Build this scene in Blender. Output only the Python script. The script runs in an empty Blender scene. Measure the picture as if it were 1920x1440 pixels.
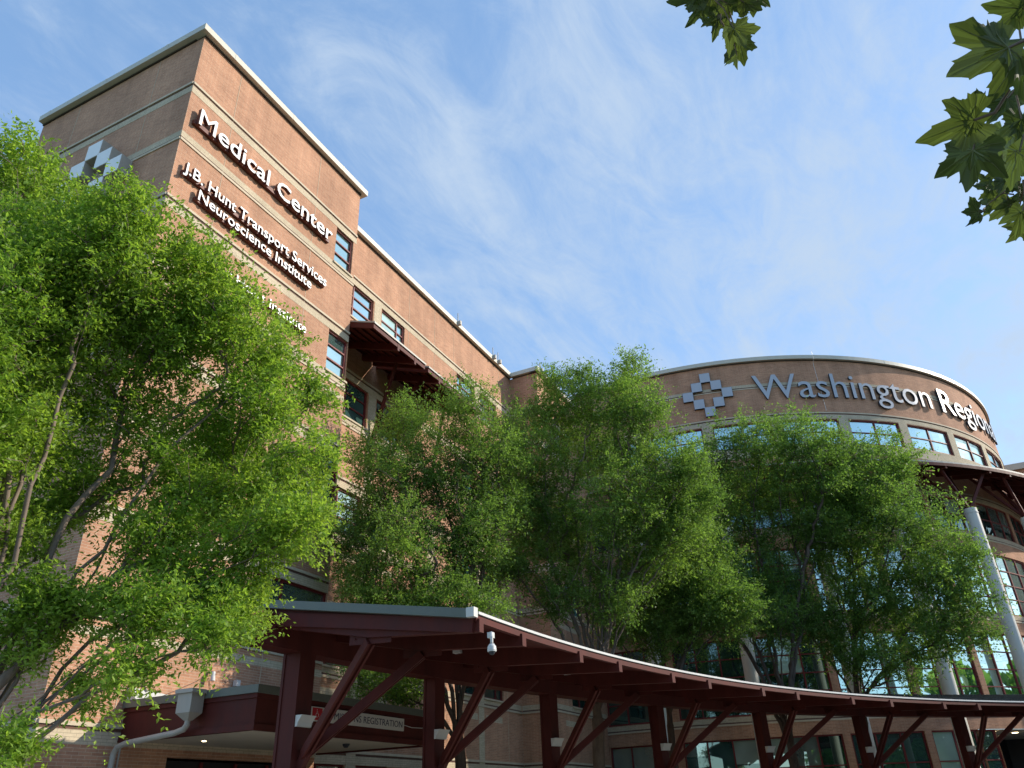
import bpy, math, random
import numpy as np
from mathutils import Matrix, Vector
R = math.radians
scene = bpy.context.scene
col = scene.collection

# ------------------------------------------------------------------ camera
EYE = np.array([0.0, 0.0, 1.6]); F = 1440.0
_z = np.array([-101., -2594., F]); _z /= np.linalg.norm(_z)
_x = np.array([812., 766., F]); _x -= _x.dot(_z)*_z; _x /= np.linalg.norm(_x)
_y = np.cross(_z, _x)
RW = np.stack([_x, _y, _z])            # image axes (right, down, forward) -> world
cd = bpy.data.cameras.new('camera'); cd.sensor_width = 36; cd.lens = 27.0
cd.clip_start = .05; cd.clip_end = 3000
cam = bpy.data.objects.new('camera', cd); col.objects.link(cam)
m = Matrix([[RW[i][0], -RW[i][1], -RW[i][2]] for i in range(3)]).to_4x4()
m.translation = Vector(EYE); cam.matrix_world = m
scene.camera = cam

# ------------------------------------------------------------------ light
SUN_AZ, SUN_EL = -55.5, 27.0
scene.view_settings.view_transform = 'Standard'
scene.view_settings.look = 'None'
scene.view_settings.exposure = 1.4
scene.view_settings.gamma = 1.0
w = bpy.data.worlds.new('World'); scene.world = w; w.use_nodes = True
nt = w.node_tree; N = nt.nodes; L = nt.links; N.clear()
out = N.new('ShaderNodeOutputWorld'); bg = N.new('ShaderNodeBackground'); L.new(bg.outputs[0], out.inputs[0])
bg.inputs[1].default_value = 0.15
sky = N.new('ShaderNodeTexSky'); sky.sky_type = 'NISHITA'; sky.sun_disc = False
sky.sun_elevation = R(SUN_EL); sky.sun_rotation = R(90-SUN_AZ)
sky.air_density = 1.0; sky.dust_density = 0.6; sky.ozone_density = 2.0; sky.altitude = 300
tc = N.new('ShaderNodeTexCoord'); sep = N.new('ShaderNodeSeparateXYZ'); L.new(tc.outputs['Generated'], sep.inputs[0])
mx = N.new('ShaderNodeMath'); mx.operation = 'MAXIMUM'; mx.inputs[1].default_value = .06; L.new(sep.outputs[2], mx.inputs[0])
dx = N.new('ShaderNodeMath'); dx.operation = 'DIVIDE'; L.new(sep.outputs[0], dx.inputs[0]); L.new(mx.outputs[0], dx.inputs[1])
dy = N.new('ShaderNodeMath'); dy.operation = 'DIVIDE'; L.new(sep.outputs[1], dy.inputs[0]); L.new(mx.outputs[0], dy.inputs[1])
cmb = N.new('ShaderNodeCombineXYZ'); L.new(dx.outputs[0], cmb.inputs[0]); L.new(dy.outputs[0], cmb.inputs[1])
mp = N.new('ShaderNodeMapping'); mp.inputs['Location'].default_value = (3.1, 1.7, 0); mp.inputs['Rotation'].default_value = (0, 0, R(35)); mp.inputs['Scale'].default_value = (.85, 1.9, 1)
L.new(cmb.outputs[0], mp.inputs[0])
def wnoise(scale, detail, rough, dist):
    n = N.new('ShaderNodeTexNoise'); n.inputs['Scale'].default_value = scale; n.inputs['Detail'].default_value = detail
    n.inputs['Roughness'].default_value = rough; n.inputs['Distortion'].default_value = dist
    L.new(mp.outputs[0], n.inputs['Vector']); return n
n1 = wnoise(2.3, 10, .62, 1.1); n2 = wnoise(6.0, 12, .7, .9); n3 = wnoise(.55, 2, .5, 0)
def wmath(op, a, b):
    q = N.new('ShaderNodeMath'); q.operation = op
    for i, v in enumerate((a, b)):
        if hasattr(v, 'links'): L.new(v, q.inputs[i])
        else: q.inputs[i].default_value = v
    return q.outputs[0]
s = wmath('ADD', wmath('MULTIPLY', n1.outputs[0], .58), wmath('MULTIPLY', n2.outputs[0], .34))
s = wmath('ADD', s, wmath('MULTIPLY', n3.outputs[0], .30))
# more cloud towards the +X / overhead side of the sky, clearer low in the north
s = wmath('ADD', s, wmath('MULTIPLY', sep.outputs[0], .12))
s = wmath('SUBTRACT', s, wmath('MULTIPLY', sep.outputs[1], .05))
ramp = N.new('ShaderNodeMapRange'); ramp.interpolation_type = 'SMOOTHSTEP'
ramp.inputs['From Min'].default_value = .52; ramp.inputs['From Max'].default_value = .92
ramp.inputs['To Min'].default_value = .04; ramp.inputs['To Max'].default_value = .92
L.new(s, ramp.inputs[0])
mixc = N.new('ShaderNodeMix'); mixc.data_type = 'RGBA'
L.new(ramp.outputs[0], mixc.inputs[0]); haze_ = N.new('ShaderNodeMix'); haze_.data_type = 'RGBA'; haze_.inputs[0].default_value = .55; haze_.inputs[7].default_value = (.50, .98, 1.72, 1)
L.new(sky.outputs[0], haze_.inputs[6]); L.new(haze_.outputs[2], mixc.inputs[6]); mixc.inputs[7].default_value = (1.42, 1.76, 2.22, 1)
L.new(mixc.outputs[2], bg.inputs[0])
sd = bpy.data.lights.new('sun', 'SUN'); sd.energy = 2.05; sd.angle = R(.6); sd.color = (1, .90, .76)
sun = bpy.data.objects.new('sun', sd); col.objects.link(sun)
sdir = Vector((math.cos(R(SUN_EL))*math.cos(R(SUN_AZ)), math.cos(R(SUN_EL))*math.sin(R(SUN_AZ)), math.sin(R(SUN_EL))))
sun.rotation_euler = sdir.to_track_quat('Z', 'Y').to_euler()

# ------------------------------------------------------------------ helpers
def tag(o, label=None, cat=None, group=None, kind=None):
    if label: o['label'] = label
    if cat: o['category'] = cat
    if group: o['group'] = group
    if kind: o['kind'] = kind
    return o
def empty(name, loc=(0, 0, 0)):
    o = bpy.data.objects.new(name, None); col.objects.link(o); o.location = loc; o.empty_display_size = .3; return o
class MB:
    """collects quads/ngons with metre UVs and links them as one mesh object"""
    def __init__(s): s.v = []; s.f = []; s.uv = []; s.mi = []; s.sm = []
    def face(s, pts, uv=None, mi=0, smooth=False):
        i = len(s.v); s.v += [tuple(p) for p in pts]; s.f.append(tuple(range(i, i+len(pts))))
        s.uv.append(uv if uv else [(0, 0)]*len(pts)); s.mi.append(mi); s.sm.append(smooth)
    def build(s, name, mats, parent=None, merge=False):
        me = bpy.data.meshes.new(name); me.from_pydata(s.v, [], s.f)
        if not isinstance(mats, (list, tuple)): mats = [mats]
        for q in mats: me.materials.append(q)
        me.polygons.foreach_set('material_index', s.mi); me.polygons.foreach_set('use_smooth', s.sm)
        ul = me.uv_layers.new(name='UVMap'); ul.data.foreach_set('uv', np.array([c for f in s.uv for c in f], 'f').ravel())
        me.update(); o = bpy.data.objects.new(name, me); col.objects.link(o)
        if parent:
            o.parent = parent; o.matrix_parent_inverse = parent_matrix(parent).inverted()
        return o
    def box(s, c0, c1, mi=0):
        (x0, y0, z0), (x1, y1, z1) = c0, c1
        P = lambda x, y, z: (x, y, z)
        s.face([P(x0,y0,z0),P(x1,y0,z0),P(x1,y0,z1),P(x0,y0,z1)], [(x0,z0),(x1,z0),(x1,z1),(x0,z1)], mi)
        s.face([P(x1,y1,z0),P(x0,y1,z0),P(x0,y1,z1),P(x1,y1,z1)], [(x1,z0),(x0,z0),(x0,z1),(x1,z1)], mi)
        s.face([P(x0,y1,z0),P(x0,y0,z0),P(x0,y0,z1),P(x0,y1,z1)], [(y1,z0),(y0,z0),(y0,z1),(y1,z1)], mi)
        s.face([P(x1,y0,z0),P(x1,y1,z0),P(x1,y1,z1),P(x1,y0,z1)], [(y0,z0),(y1,z0),(y1,z1),(y0,z1)], mi)
        s.face([P(x0,y0,z1),P(x1,y0,z1),P(x1,y1,z1),P(x0,y1,z1)], [(x0,y0),(x1,y0),(x1,y1),(x0,y1)], mi)
        s.face([P(x0,y1,z0),P(x1,y1,z0),P(x1,y0,z0),P(x0,y0,z0)], [(x0,y1),(x1,y1),(x1,y0),(x0,y0)], mi)
    def prism(s, a, b, wid, hgt, up=(0, 0, 1), mi=0, taper=1.0):
        """bar with rectangular section from a to b"""
        a = np.array(a, float); b = np.array(b, float); d = b-a; d /= np.linalg.norm(d)
        u = np.cross(d, up); u /= np.linalg.norm(u); v = np.cross(u, d)
        def ring(p, k): return [p+u*wid/2*k*i+v*hgt/2*k*j for i, j in ((-1,-1),(1,-1),(1,1),(-1,1))]
        A = ring(a, 1); B = ring(b, taper)
        for i in range(4):
            j = (i+1) % 4; s.face([A[i], A[j], B[j], B[i]], None, mi)
        s.face(A[::-1], None, mi); s.face(B, None, mi)
    def tube(s, pts, rad, n=12, mi=0, cap=True):
        pts = [np.array(p, float) for p in pts]
        if not hasattr(rad, '__len__'): rad = [rad]*len(pts)
        rings = []; u = None
        for i, p in enumerate(pts):
            d = pts[min(i+1, len(pts)-1)]-pts[max(i-1, 0)]; d = d/np.linalg.norm(d)
            if u is None:
                u = np.cross(d, (0, 0, 1) if abs(d[2]) < .9 else (1, 0, 0))
            u = u-u.dot(d)*d; u = u/np.linalg.norm(u); v = np.cross(d, u)
            rings.append([p+rad[i]*(math.cos(t)*u+math.sin(t)*v) for t in np.arange(n)*2*math.pi/n])
        for A, B in zip(rings, rings[1:]):
            for i in range(n):
                j = (i+1) % n; s.face([A[i], A[j], B[j], B[i]], None, mi, True)
        if cap: s.face(rings[0][::-1], None, mi); s.face(rings[-1], None, mi)
    def revolve(s, c, prof, n=24, mi=0):
        """prof: list of (radius, z) about the vertical through c"""
        for (r0, z0), (r1, z1) in zip(prof, prof[1:]):
            for i in range(n):
                a, b = 2*math.pi*i/n, 2*math.pi*(i+1)/n
                p = lambda r, z, t: (c[0]+r*math.cos(t), c[1]+r*math.sin(t), c[2]+z)
                pts = [p(r0, z0, a), p(r0, z0, b), p(r1, z1, b), p(r1, z1, a)]
                if r0 < 1e-6: pts = [pts[0], pts[2], pts[3]]
                elif r1 < 1e-6: pts = pts[:3]
                s.face(pts, None, mi, True)
def parent_matrix(p):
    mm = Matrix.Translation(p.location) @ p.rotation_euler.to_matrix().to_4x4()
    return (parent_matrix(p.parent) @ p.matrix_parent_inverse @ mm) if p.parent else mm

# a "face map" turns (s along the wall, z, d outward) into a point; s is in metres for UVs
def flatX(Y): return lambda s, z, d: (s, Y-d, z)            # wall looking towards -Y, s = x
def flatY(X): return lambda s, z, d: (X-d, s, z)            # wall looking towards -X, s = y
def flatYp(X): return lambda s, z, d: (X+d, s, z)           # wall looking towards +X
DC = (65.46, 11.96); DR = 21.72
def arc(s, z, d):                                           # drum: s = degrees * metres per degree
    t = s/DR; return (DC[0]+(DR+d)*math.cos(t), DC[1]+(DR+d)*math.sin(t), z)
def A2S(deg): return R(deg)*DR
def steps(a, b, step):
    n = max(1, int(math.ceil((b-a)/step))) if step else 1
    return [a+(b-a)*i/n for i in range(n+1)]
def wall(mb, f, s0, s1, z0, z1, ops=(), rev=.2, step=None, mi=0):
    S = sorted({s0, s1, *[v for o in ops for v in o[:2]]}); Z = sorted({z0, z1, *[v for o in ops for v in o[2:4]]})
    for a, b in zip(S, S[1:]):
        for c, d in zip(Z, Z[1:]):
            mx_, mz_ = (a+b)/2, (c+d)/2
            if any(o[0] < mx_ < o[1] and o[2] < mz_ < o[3] for o in ops): continue
            q = steps(a, b, step)
            for e, g in zip(q, q[1:]): mb.face([f(e,c,0), f(g,c,0), f(g,d,0), f(e,d,0)], [(e,c),(g,c),(g,d),(e,d)], mi)
    for o in ops:
        a, b, c, d = o[:4]
        for e in (a, b): mb.face([f(e,c,0), f(e,d,0), f(e,d,-rev), f(e,c,-rev)], [(0,c),(0,d),(rev,d),(rev,c)], mi)
        q = steps(a, b, step)
        for e, g in zip(q, q[1:]):
            for z in (c, d): mb.face([f(e,z,0), f(g,z,0), f(g,z,-rev), f(e,z,-rev)], [(e,0),(g,0),(g,rev),(e,rev)], mi)
def slab(mb, f, s0, s1, z0, z1, d0, d1, step=None, mi=0):
    """box in face-map coordinates, with all six sides"""
    q = steps(s0, s1, step)
    for e, g in zip(q, q[1:]):
        mb.face([f(e,z0,d1), f(g,z0,d1), f(g,z1,d1), f(e,z1,d1)], [(e,z0),(g,z0),(g,z1),(e,z1)], mi)
        mb.face([f(e,z0,d0), f(g,z0,d0), f(g,z1,d0), f(e,z1,d0)], [(e,z0),(g,z0),(g,z1),(e,z1)], mi)
        for z in (z0, z1): mb.face([f(e,z,d0), f(g,z,d0), f(g,z,d1), f(e,z,d1)], [(e,z),(g,z),(g,z+d1-d0),(e,z+d1-d0)], mi)
    for e in (s0, s1): mb.face([f(e,z0,d0), f(e,z1,d0), f(e,z1,d1), f(e,z0,d1)], [(0,z0),(0,z1),(.1,z1),(.1,z0)], mi)
# ------------------------------------------------------------------ materials
def mat(name):
    q = bpy.data.materials.new(name); q.use_nodes = True; n = q.node_tree.nodes; l = q.node_tree.links
    return q, n, l, n['Principled BSDF']
def nd(n, l, typ, ins=None, **kw):
    q = n.new(typ)
    for k, v in kw.items(): setattr(q, k, v)
    for k, v in (ins or {}).items():
        if hasattr(v, 'links'): l.new(v, q.inputs[k])
        else: q.inputs[k].default_value = v
    return q
def c4(c): return (c[0], c[1], c[2], 1)
def brick_mat(name, ca, cb, mortar, bw=.305, rh=.0677, ms=.0045, rough=.85, stain=.26):
    q, n, l, b = mat(name)
    uv = nd(n, l, 'ShaderNodeUVMap'); 
    br = nd(n, l, 'ShaderNodeTexBrick', {'Vector': uv.outputs[0], 'Color1': c4(ca), 'Color2': c4(cb), 'Mortar': c4(mortar), 'Scale': 1.0,
        'Mortar Size': ms, 'Mortar Smooth': .15, 'Bias': -.1, 'Brick Width': bw, 'Row Height': rh})
    tcn = nd(n, l, 'ShaderNodeTexCoord')
    ns = nd(n, l, 'ShaderNodeTexNoise', {'Vector': tcn.outputs['Object'], 'Scale': .6, 'Detail': 6.0, 'Roughness': .65})
    mp_ = nd(n, l, 'ShaderNodeMapping', {'Vector': tcn.outputs['Object'], 'Scale': (1.6, 1.6, .12)})
    st = nd(n, l, 'ShaderNodeTexNoise', {'Vector': mp_.outputs[0], 'Scale': 1.0, 'Detail': 5.0, 'Roughness': .6})
    ad = nd(n, l, 'ShaderNodeMath', {0: ns.outputs[0], 1: st.outputs[0]}, operation='ADD')
    mr = nd(n, l, 'ShaderNodeMapRange', {0: ad.outputs[0], 'From Min': .7, 'From Max': 1.3, 'To Min': 1-stain, 'To Max': 1+stain*.6})
    fine = nd(n, l, 'ShaderNodeTexNoise', {'Vector': tcn.outputs['Object'], 'Scale': 14.0, 'Detail': 3.0})
    mr2 = nd(n, l, 'ShaderNodeMapRange', {0: fine.outputs[0], 'From Min': .3, 'From Max': .7, 'To Min': .90, 'To Max': 1.08})
    mu = nd(n, l, 'ShaderNodeMath', {0: mr.outputs[0], 1: mr2.outputs[0]}, operation='MULTIPLY')
    vm = nd(n, l, 'ShaderNodeVectorMath', {0: br.outputs[0], 'Scale': mu.outputs[0]}, operation='SCALE')
    l.new(vm.outputs[0], b.inputs['Base Color']); b.inputs['Roughness'].default_value = rough; b.inputs['Specular IOR Level'].default_value = .25
    bp = nd(n, l, 'ShaderNodeBump', {'Height': br.outputs['Fac'], 'Strength': .5, 'Distance': .006}, invert=True); l.new(bp.outputs[0], b.inputs['Normal'])
    return q
def paint_mat(name, c, rough=.5, var=.12, metal=0, scale=2.5, spec=.4, bump=0):
    q, n, l, b = mat(name)
    tcn = nd(n, l, 'ShaderNodeTexCoord')
    mp_ = nd(n, l, 'ShaderNodeMapping', {'Vector': tcn.outputs['Object'], 'Scale': (1, 1, .35)})
    ns = nd(n, l, 'ShaderNodeTexNoise', {'Vector': mp_.outputs[0], 'Scale': scale, 'Detail': 7.0, 'Roughness': .65})
    mr = nd(n, l, 'ShaderNodeMapRange', {0: ns.outputs[0], 'From Min': .3, 'From Max': .7, 'To Min': 1-var, 'To Max': 1+var})
    vm = nd(n, l, 'ShaderNodeVectorMath', {0: c, 'Scale': mr.outputs[0]}, operation='SCALE')
    l.new(vm.outputs[0], b.inputs['Base Color'])
    r2 = nd(n, l, 'ShaderNodeMapRange', {0: ns.outputs[0], 'From Min': .3, 'From Max': .7, 'To Min': rough-.08, 'To Max': min(1, rough+.08)})
    l.new(r2.outputs[0], b.inputs['Roughness'])
    b.inputs['Metallic'].default_value = metal; b.inputs['Specular IOR Level'].default_value = spec
    if bump:
        n2_ = nd(n, l, 'ShaderNodeTexNoise', {'Vector': tcn.outputs['Object'], 'Scale': scale*14, 'Detail': 4.0})
        bp = nd(n, l, 'ShaderNodeBump', {'Height': n2_.outputs[0], 'Strength': .4, 'Distance': bump}); l.new(bp.outputs[0], b.inputs['Normal'])
    return q
def glass_mat(name, tint, inner, refl):
    """coated glazing: sky-reflecting face over a dim room with blinds"""
    q, n, l, b = mat(name)
    tcn = nd(n, l, 'ShaderNodeTexCoord')
    ns = nd(n, l, 'ShaderNodeTexNoise', {'Vector': tcn.outputs['Object'], 'Scale': .9, 'Detail': 1.0})
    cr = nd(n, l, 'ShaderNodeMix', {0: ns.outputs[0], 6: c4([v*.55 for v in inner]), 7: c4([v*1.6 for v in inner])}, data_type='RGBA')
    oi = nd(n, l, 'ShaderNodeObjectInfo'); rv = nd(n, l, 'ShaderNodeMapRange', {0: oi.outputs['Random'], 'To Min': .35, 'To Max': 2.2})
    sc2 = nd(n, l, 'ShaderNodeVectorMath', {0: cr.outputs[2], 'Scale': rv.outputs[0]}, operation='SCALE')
    l.new(sc2.outputs[0], b.inputs['Base Color']); b.inputs['Roughness'].default_value = .4; b.inputs['Specular IOR Level'].default_value = 0
    wv = nd(n, l, 'ShaderNodeTexNoise', {'Vector': tcn.outputs['Object'], 'Scale': .7, 'Detail': 0.0})
    bp = nd(n, l, 'ShaderNodeBump', {'Height': wv.outputs[0], 'Strength': .25, 'Distance': .02})
    gl = nd(n, l, 'ShaderNodeBsdfGlossy', {'Color': c4(tint), 'Roughness': .015, 'Normal': bp.outputs[0]})
    fr = nd(n, l, 'ShaderNodeFresnel', {'IOR': 1.5})
    mr = nd(n, l, 'ShaderNodeMapRange', {0: fr.outputs[0], 'From Min': .04, 'From Max': 1.0, 'To Min': refl, 'To Max': 1.0})
    mxs = nd(n, l, 'ShaderNodeMixShader', {0: mr.outputs[0], 1: b.outputs[0], 2: gl.outputs[0]})
    l.new(mxs.outputs[0], n['Material Output'].inputs[0])
    return q
def leaf_mat(name, ca, cb, tr, dark=.6, scale=.5):
    q, n, l, b = mat(name)
    geo = nd(n, l, 'ShaderNodeNewGeometry'); tcn = nd(n, l, 'ShaderNodeTexCoord')
    ns = nd(n, l, 'ShaderNodeTexNoise', {'Vector': tcn.outputs['Object'], 'Scale': scale, 'Detail': 3.0})
    mr = nd(n, l, 'ShaderNodeMapRange', {0: ns.outputs[0], 'From Min': .35, 'From Max': .65})
    mi_ = nd(n, l, 'ShaderNodeMix', {0: mr.outputs[0], 6: c4(ca), 7: c4(cb)}, data_type='RGBA')
    rr = nd(n, l, 'ShaderNodeMapRange', {0: geo.outputs['Random Per Island'], 'To Min': dark, 'To Max': 1.35})
    vm = nd(n, l, 'ShaderNodeVectorMath', {0: mi_.outputs[2], 'Scale': rr.outputs[0]}, operation='SCALE')
    l.new(vm.outputs[0], b.inputs['Base Color']); b.inputs['Roughness'].default_value = .5; b.inputs['Specular IOR Level'].default_value = .35
    t = nd(n, l, 'ShaderNodeVectorMath', {0: vm.outputs[0], 1: tr}, operation='MULTIPLY')
    tl = nd(n, l, 'ShaderNodeBsdfTranslucent', {'Color': t.outputs[0]})
    mxs = nd(n, l, 'ShaderNodeMixShader', {0: .5, 1: b.outputs[0], 2: tl.outputs[0]})
    l.new(mxs.outputs[0], n['Material Output'].inputs[0])
    return q
M = {}
M['brick'] = brick_mat('brick', (.50, .265, .16), (.40, .20, .12), (.57, .45, .33))
M['brick_dark'] = brick_mat('brick_dark', (.15, .08, .06), (.11, .06, .05), (.22, .16, .12))
M['beige'] = brick_mat('beige_brick', (.58, .49, .35), (.51, .43, .30), (.33, .28, .20), stain=.15)
M['stone'] = paint_mat('light_stone', (.54, .455, .33), .8, .12, bump=.004)
M['coping'] = paint_mat('cream_metal_coping', (.55, .52, .43), .45, .06)
M['coping_shade'] = paint_mat('shade_under_coping', (.06, .045, .035), .7, .1)  # dark tone stands for the shade below the coping overhang
M['red'] = paint_mat('oxblood_steel', (.088, .019, .015), .6, .25, spec=.2)
M['redframe'] = paint_mat('maroon_window_frame', (.17, .026, .025), .5, .12, spec=.25)
M['roofmetal'] = paint_mat('dark_standing_seam', (.07, .08, .085), .4, .2, metal=.3)
M['gutter'] = paint_mat('grey_green_gutter', (.13, .15, .125), .45, .12)
M['drip'] = paint_mat('white_drip_edge', (.62, .62, .60), .4, .05)
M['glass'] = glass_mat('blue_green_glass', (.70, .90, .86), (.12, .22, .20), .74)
M['glass_dim_refl'] = glass_mat('glass_dim_reflection', (.42, .58, .56), (.02, .045, .04), .30)  # same glazing, with dim reflections put into its tint, base colour and reflectance
M['blind'] = glass_mat('glass_over_blind', (.60, .78, .74), (.22, .29, .25), .42)
M['white'] = paint_mat('white_letter_face', (.86, .86, .84), .4, .03)
M['silver'] = paint_mat('silver_letter_face', (.42, .45, .50), .35, .04)
M['letterside'] = paint_mat('brown_letter_return', (.13, .035, .022), .5, .15)
M['darkside'] = paint_mat('dark_letter_return', (.03, .035, .045), .5, .1)
M['column'] = paint_mat('painted_column', (.60, .59, .53), .5, .08)
M['soffit'] = paint_mat('plaster_soffit', (.55, .50, .40), .8, .05)
M['grey'] = paint_mat('grey_metal', (.40, .38, .33), .45, .1)
M['concrete'] = paint_mat('concrete', (.30, .28, .25), .85, .15, bump=.003)
M['asphalt'] = paint_mat('asphalt', (.08, .08, .075), .9, .2, scale=1.2, bump=.004)
M['grass'] = paint_mat('lawn', (.08, .12, .045), .95, .3, scale=1.5, bump=.02)
M['bark'] = paint_mat('grey_brown_bark', (.17, .13, .10), .85, .35, scale=9, bump=.006)
M['bark2'] = paint_mat('dark_bark', (.10, .075, .06), .85, .35, scale=9, bump=.006)
M['leaf'] = leaf_mat('fresh_leaf', (.165, .28, .042), (.27, .385, .065), (1.7, 1.7, .9))
M['leaf2'] = leaf_mat('deep_leaf', (.105, .19, .048), (.185, .285, .065), (1.6, 1.7, .9), scale=.35)
M['syc'] = leaf_mat('plane_leaf', (.06, .085, .032), (.10, .12, .04), (1.0, 1.15, .5), .75)
M['vein'] = paint_mat('leaf_vein', (.13, .15, .05), .6, .1)
M['blight'] = paint_mat('dry_leaf_patch', (.25, .19, .07), .7, .2)
M['signwhite'] = paint_mat('sign_panel', (.62, .62, .58), .5, .03)
M['signred'] = paint_mat('sign_red', (.45, .02, .03), .5, .03)
M['ink'] = paint_mat('sign_ink', (.02, .02, .06), .5, .03)
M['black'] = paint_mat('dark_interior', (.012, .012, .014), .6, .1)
q_, n_, l_, b_ = mat('lamp_lens'); b_.inputs['Emission Color'].default_value = (1, .8, .5, 1); b_.inputs['Emission Strength'].default_value = 3.5; M['lamp'] = q_
# ------------------------------------------------------------------ the setting
g = MB(); g.face([(-900,-900,0),(1000,-900,0),(1000,1000,0),(-900,1000,0)]); tag(g.build('ground', M['grass']), kind='structure')
g = MB(); g.face([(-40,-60,.004),(90,-60,.004),(90,-4,.004),(-40,3,.004)]); tag(g.build('road', M['asphalt']), kind='structure')
g = MB(); g.face([(-20,3.2,.008),(20,3.0,.008),(32,0,.008),(41,-6,.008),(70,-8,.008),(70,-3,.008),(45,0,.008),(37,7,.008),(28,12.5,.008),(18,14.5,.008),(10,15.9,.008),(-20,15.9,.008)])
tag(g.build('pavement', M['concrete']), kind='structure')

# ------------------------------------------------------------------ brick buildings
def Hk(k): return 3.55+4.7*k
def Sk(k): return 1.40+4.7*k
def head_band(p, f, s0, s1, k, step=None, H=None):
    H = Hk(k) if H is None else H
    a = MB(); slab(a, f, s0, s1, H-.085, H, -.02, .045, step); a.build('string_course', M['stone'], p)
    a = MB(); slab(a, f, s0, s1, H-.155, H-.085, -.02, .006, step); a.build('dark_brick_row', M['brick_dark'], p)
    a = MB(); slab(a, f, s0, s1, H-.43, H-.155, -.02, .008, step); a.build('beige_band', M['beige'], p)
def sill_band(p, f, s0, s1, k, step=None, S=None):
    S = Sk(k) if S is None else S
    a = MB(); slab(a, f, s0, s1, S-.235, S, -.02, .008, step); a.build('beige_band', M['beige'], p)
    a = MB(); slab(a, f, s0, s1, S-.30, S-.235, -.02, .006, step); a.build('dark_brick_row', M['brick_dark'], p)
    a = MB(); slab(a, f, s0, s1, S-.385, S-.30, -.02, .035, step); a.build('string_course', M['stone'], p)
def coping(p, f, s0, s1, z, step=None, e0=0, e1=0):
    for s in np.arange(s0+1.2, s1-.3, 3.0 if step is None else 5.0):
        a = MB(); slab(a, f, s-.05, s+.05, z+.055, z+.325, -.3, .226); a.build('coping_joint', M['coping'], p)
    a = MB(); slab(a, f, s0-e0, s1+e1, z+.06, z+.32, -.35, .22, step); a.build('coping', M['coping'], p)
    a = MB(); slab(a, f, s0, s1, z, z+.06, -.3, .05, step); a.build('coping_shade_strip', M['coping_shade'], p)  # strip under the coping, its shade put into the colour
wrs = np.random.RandomState(21)
def window(p, f, a, b, c, d, vm=(), hm=(), g='glass', step=None, sill=True, dep=.14, fw=.06):
    fr = MB()
    for s0, s1, z0, z1 in [(a, a+fw, c, d), (b-fw, b, c, d), (a+fw, b-fw, d-fw, d), (a+fw, b-fw, c, c+fw)]: slab(fr, f, s0, s1, z0, z1, -dep-.03, -dep+.07, step)
    for v in vm: slab(fr, f, v-fw/2, v+fw/2, c+fw, d-fw, -dep-.03, -dep+.062, step)
    for h in hm: slab(fr, f, a+fw, b-fw, h-.028, h+.028, -dep-.03, -dep+.055, step)
    w_ = fr.build('window', M['redframe'], p)
    gb = MB(); q = steps(a+.02, b-.02, step)
    for e, h in zip(q, q[1:]): gb.face([f(e,c+.02,-dep), f(h,c+.02,-dep), f(h,d-.02,-dep), f(e,d-.02,-dep)])
    gb.build('glass', M[g], w_)
    vs_ = [a+fw]+list(vm)+[b-fw]
    if wrs.rand() < .8:
        for e0, e1 in zip(vs_, vs_[1:]):
            bb = MB()
            hh = wrs.choice([0, .2, .33, .5, .7]) if wrs.rand() < .75 else 0
            if hh == 0: continue
            q = steps(e0, e1, step)
            for e, h in zip(q, q[1:]): bb.face([f(e,d-(d-c)*hh,-dep+.006), f(h,d-(d-c)*hh,-dep+.006), f(h,d-.02,-dep+.006), f(e,d-.02,-dep+.006)])
            bb.build('blind', M['blind'], w_)
    if sill:
        sb = MB(); slab(sb, f, a-.05, b+.05, c-.07, c, -.05, .06, step); sb.build('sill', M['stone'], w_)

# ---- tower
TX0, TX1, TY0, TY1, TZ = 10.82, 19.46, 16.0, 24.1, 24.54
tower = tag(empty('brick_building', (15, 20, 0)), 'tall flat-roofed brick tower carrying the white lettering, nearest building at left', 'building')
fF = flatX(TY0); fL = flatY(TX0); fR = flatYp(TX1)
ops = {4: (18.22, 19.28, 20.22, 21.92), 3: (18.33, 19.455, 15.52, 17.22), 2: (18.33, 19.455, 10.82, 12.52), 1: (16.17, 19.455, 6.12, 7.82)}
tb = MB(); wall(tb, fF, TX0, TX1, 0, TZ, list(ops.values())+[(14.2, 18.9, 0, 2.95)])
wall(tb, fL, TY0, TY1, 0, TZ); wall(tb, fR, TY0, TY1, 0, TZ); wall(tb, lambda s, z, d: (s, TY1+d, z), TX0, TX1, 0, TZ)
tb.build('wall', M['brick'], tower)
a = MB(); a.face([(TX0+.3,TY0+.3,TZ-.4),(TX1-.3,TY0+.3,TZ-.4),(TX1-.3,TY1-.3,TZ-.4),(TX0+.3,TY1-.3,TZ-.4)]); a.build('roof', M['roofmetal'], tower)
coping(tower, fF, TX0, TX1, TZ, e0=.22, e1=.22); coping(tower, fL, TY0+.352, TY1, TZ); coping(tower, fR, TY0+.352, TY1, TZ)
for k in range(5):
    o = ops.get(k)
    head_band(tower, fF, TX0, TX1, k); head_band(tower, fL, TY0, TY1, k)
    if k == 1: sill_band(tower, fF, TX0, TX1, k, S=6.05)
    else: sill_band(tower, fF, TX0, TX1, k)
    sill_band(tower, fL, TY0, TY1, k)
    if k in (1, 2, 3):
        a = MB(); slab(a, fF, TX0, TX1, Sk(k)-.80, Sk(k)-.60, -.02, .006); a.build('beige_band', M['beige'], tower)
window(tower, fF, *ops[4], hm=(20.79, 21.36))
window(tower, fF, *ops[3], hm=(16.09, 16.66)); window(tower, fF, *ops[2], hm=(11.4, 11.96), g='glass_dim_refl')
window(tower, fF, *ops[1], vm=(17.45,), hm=(6.7,), g='glass_dim_refl')
a = MB(); slab(a, fF, 14.25, 18.85, 0, 2.9, -.22, -.18); dr = a.build('door', M['black'], tower)
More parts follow.
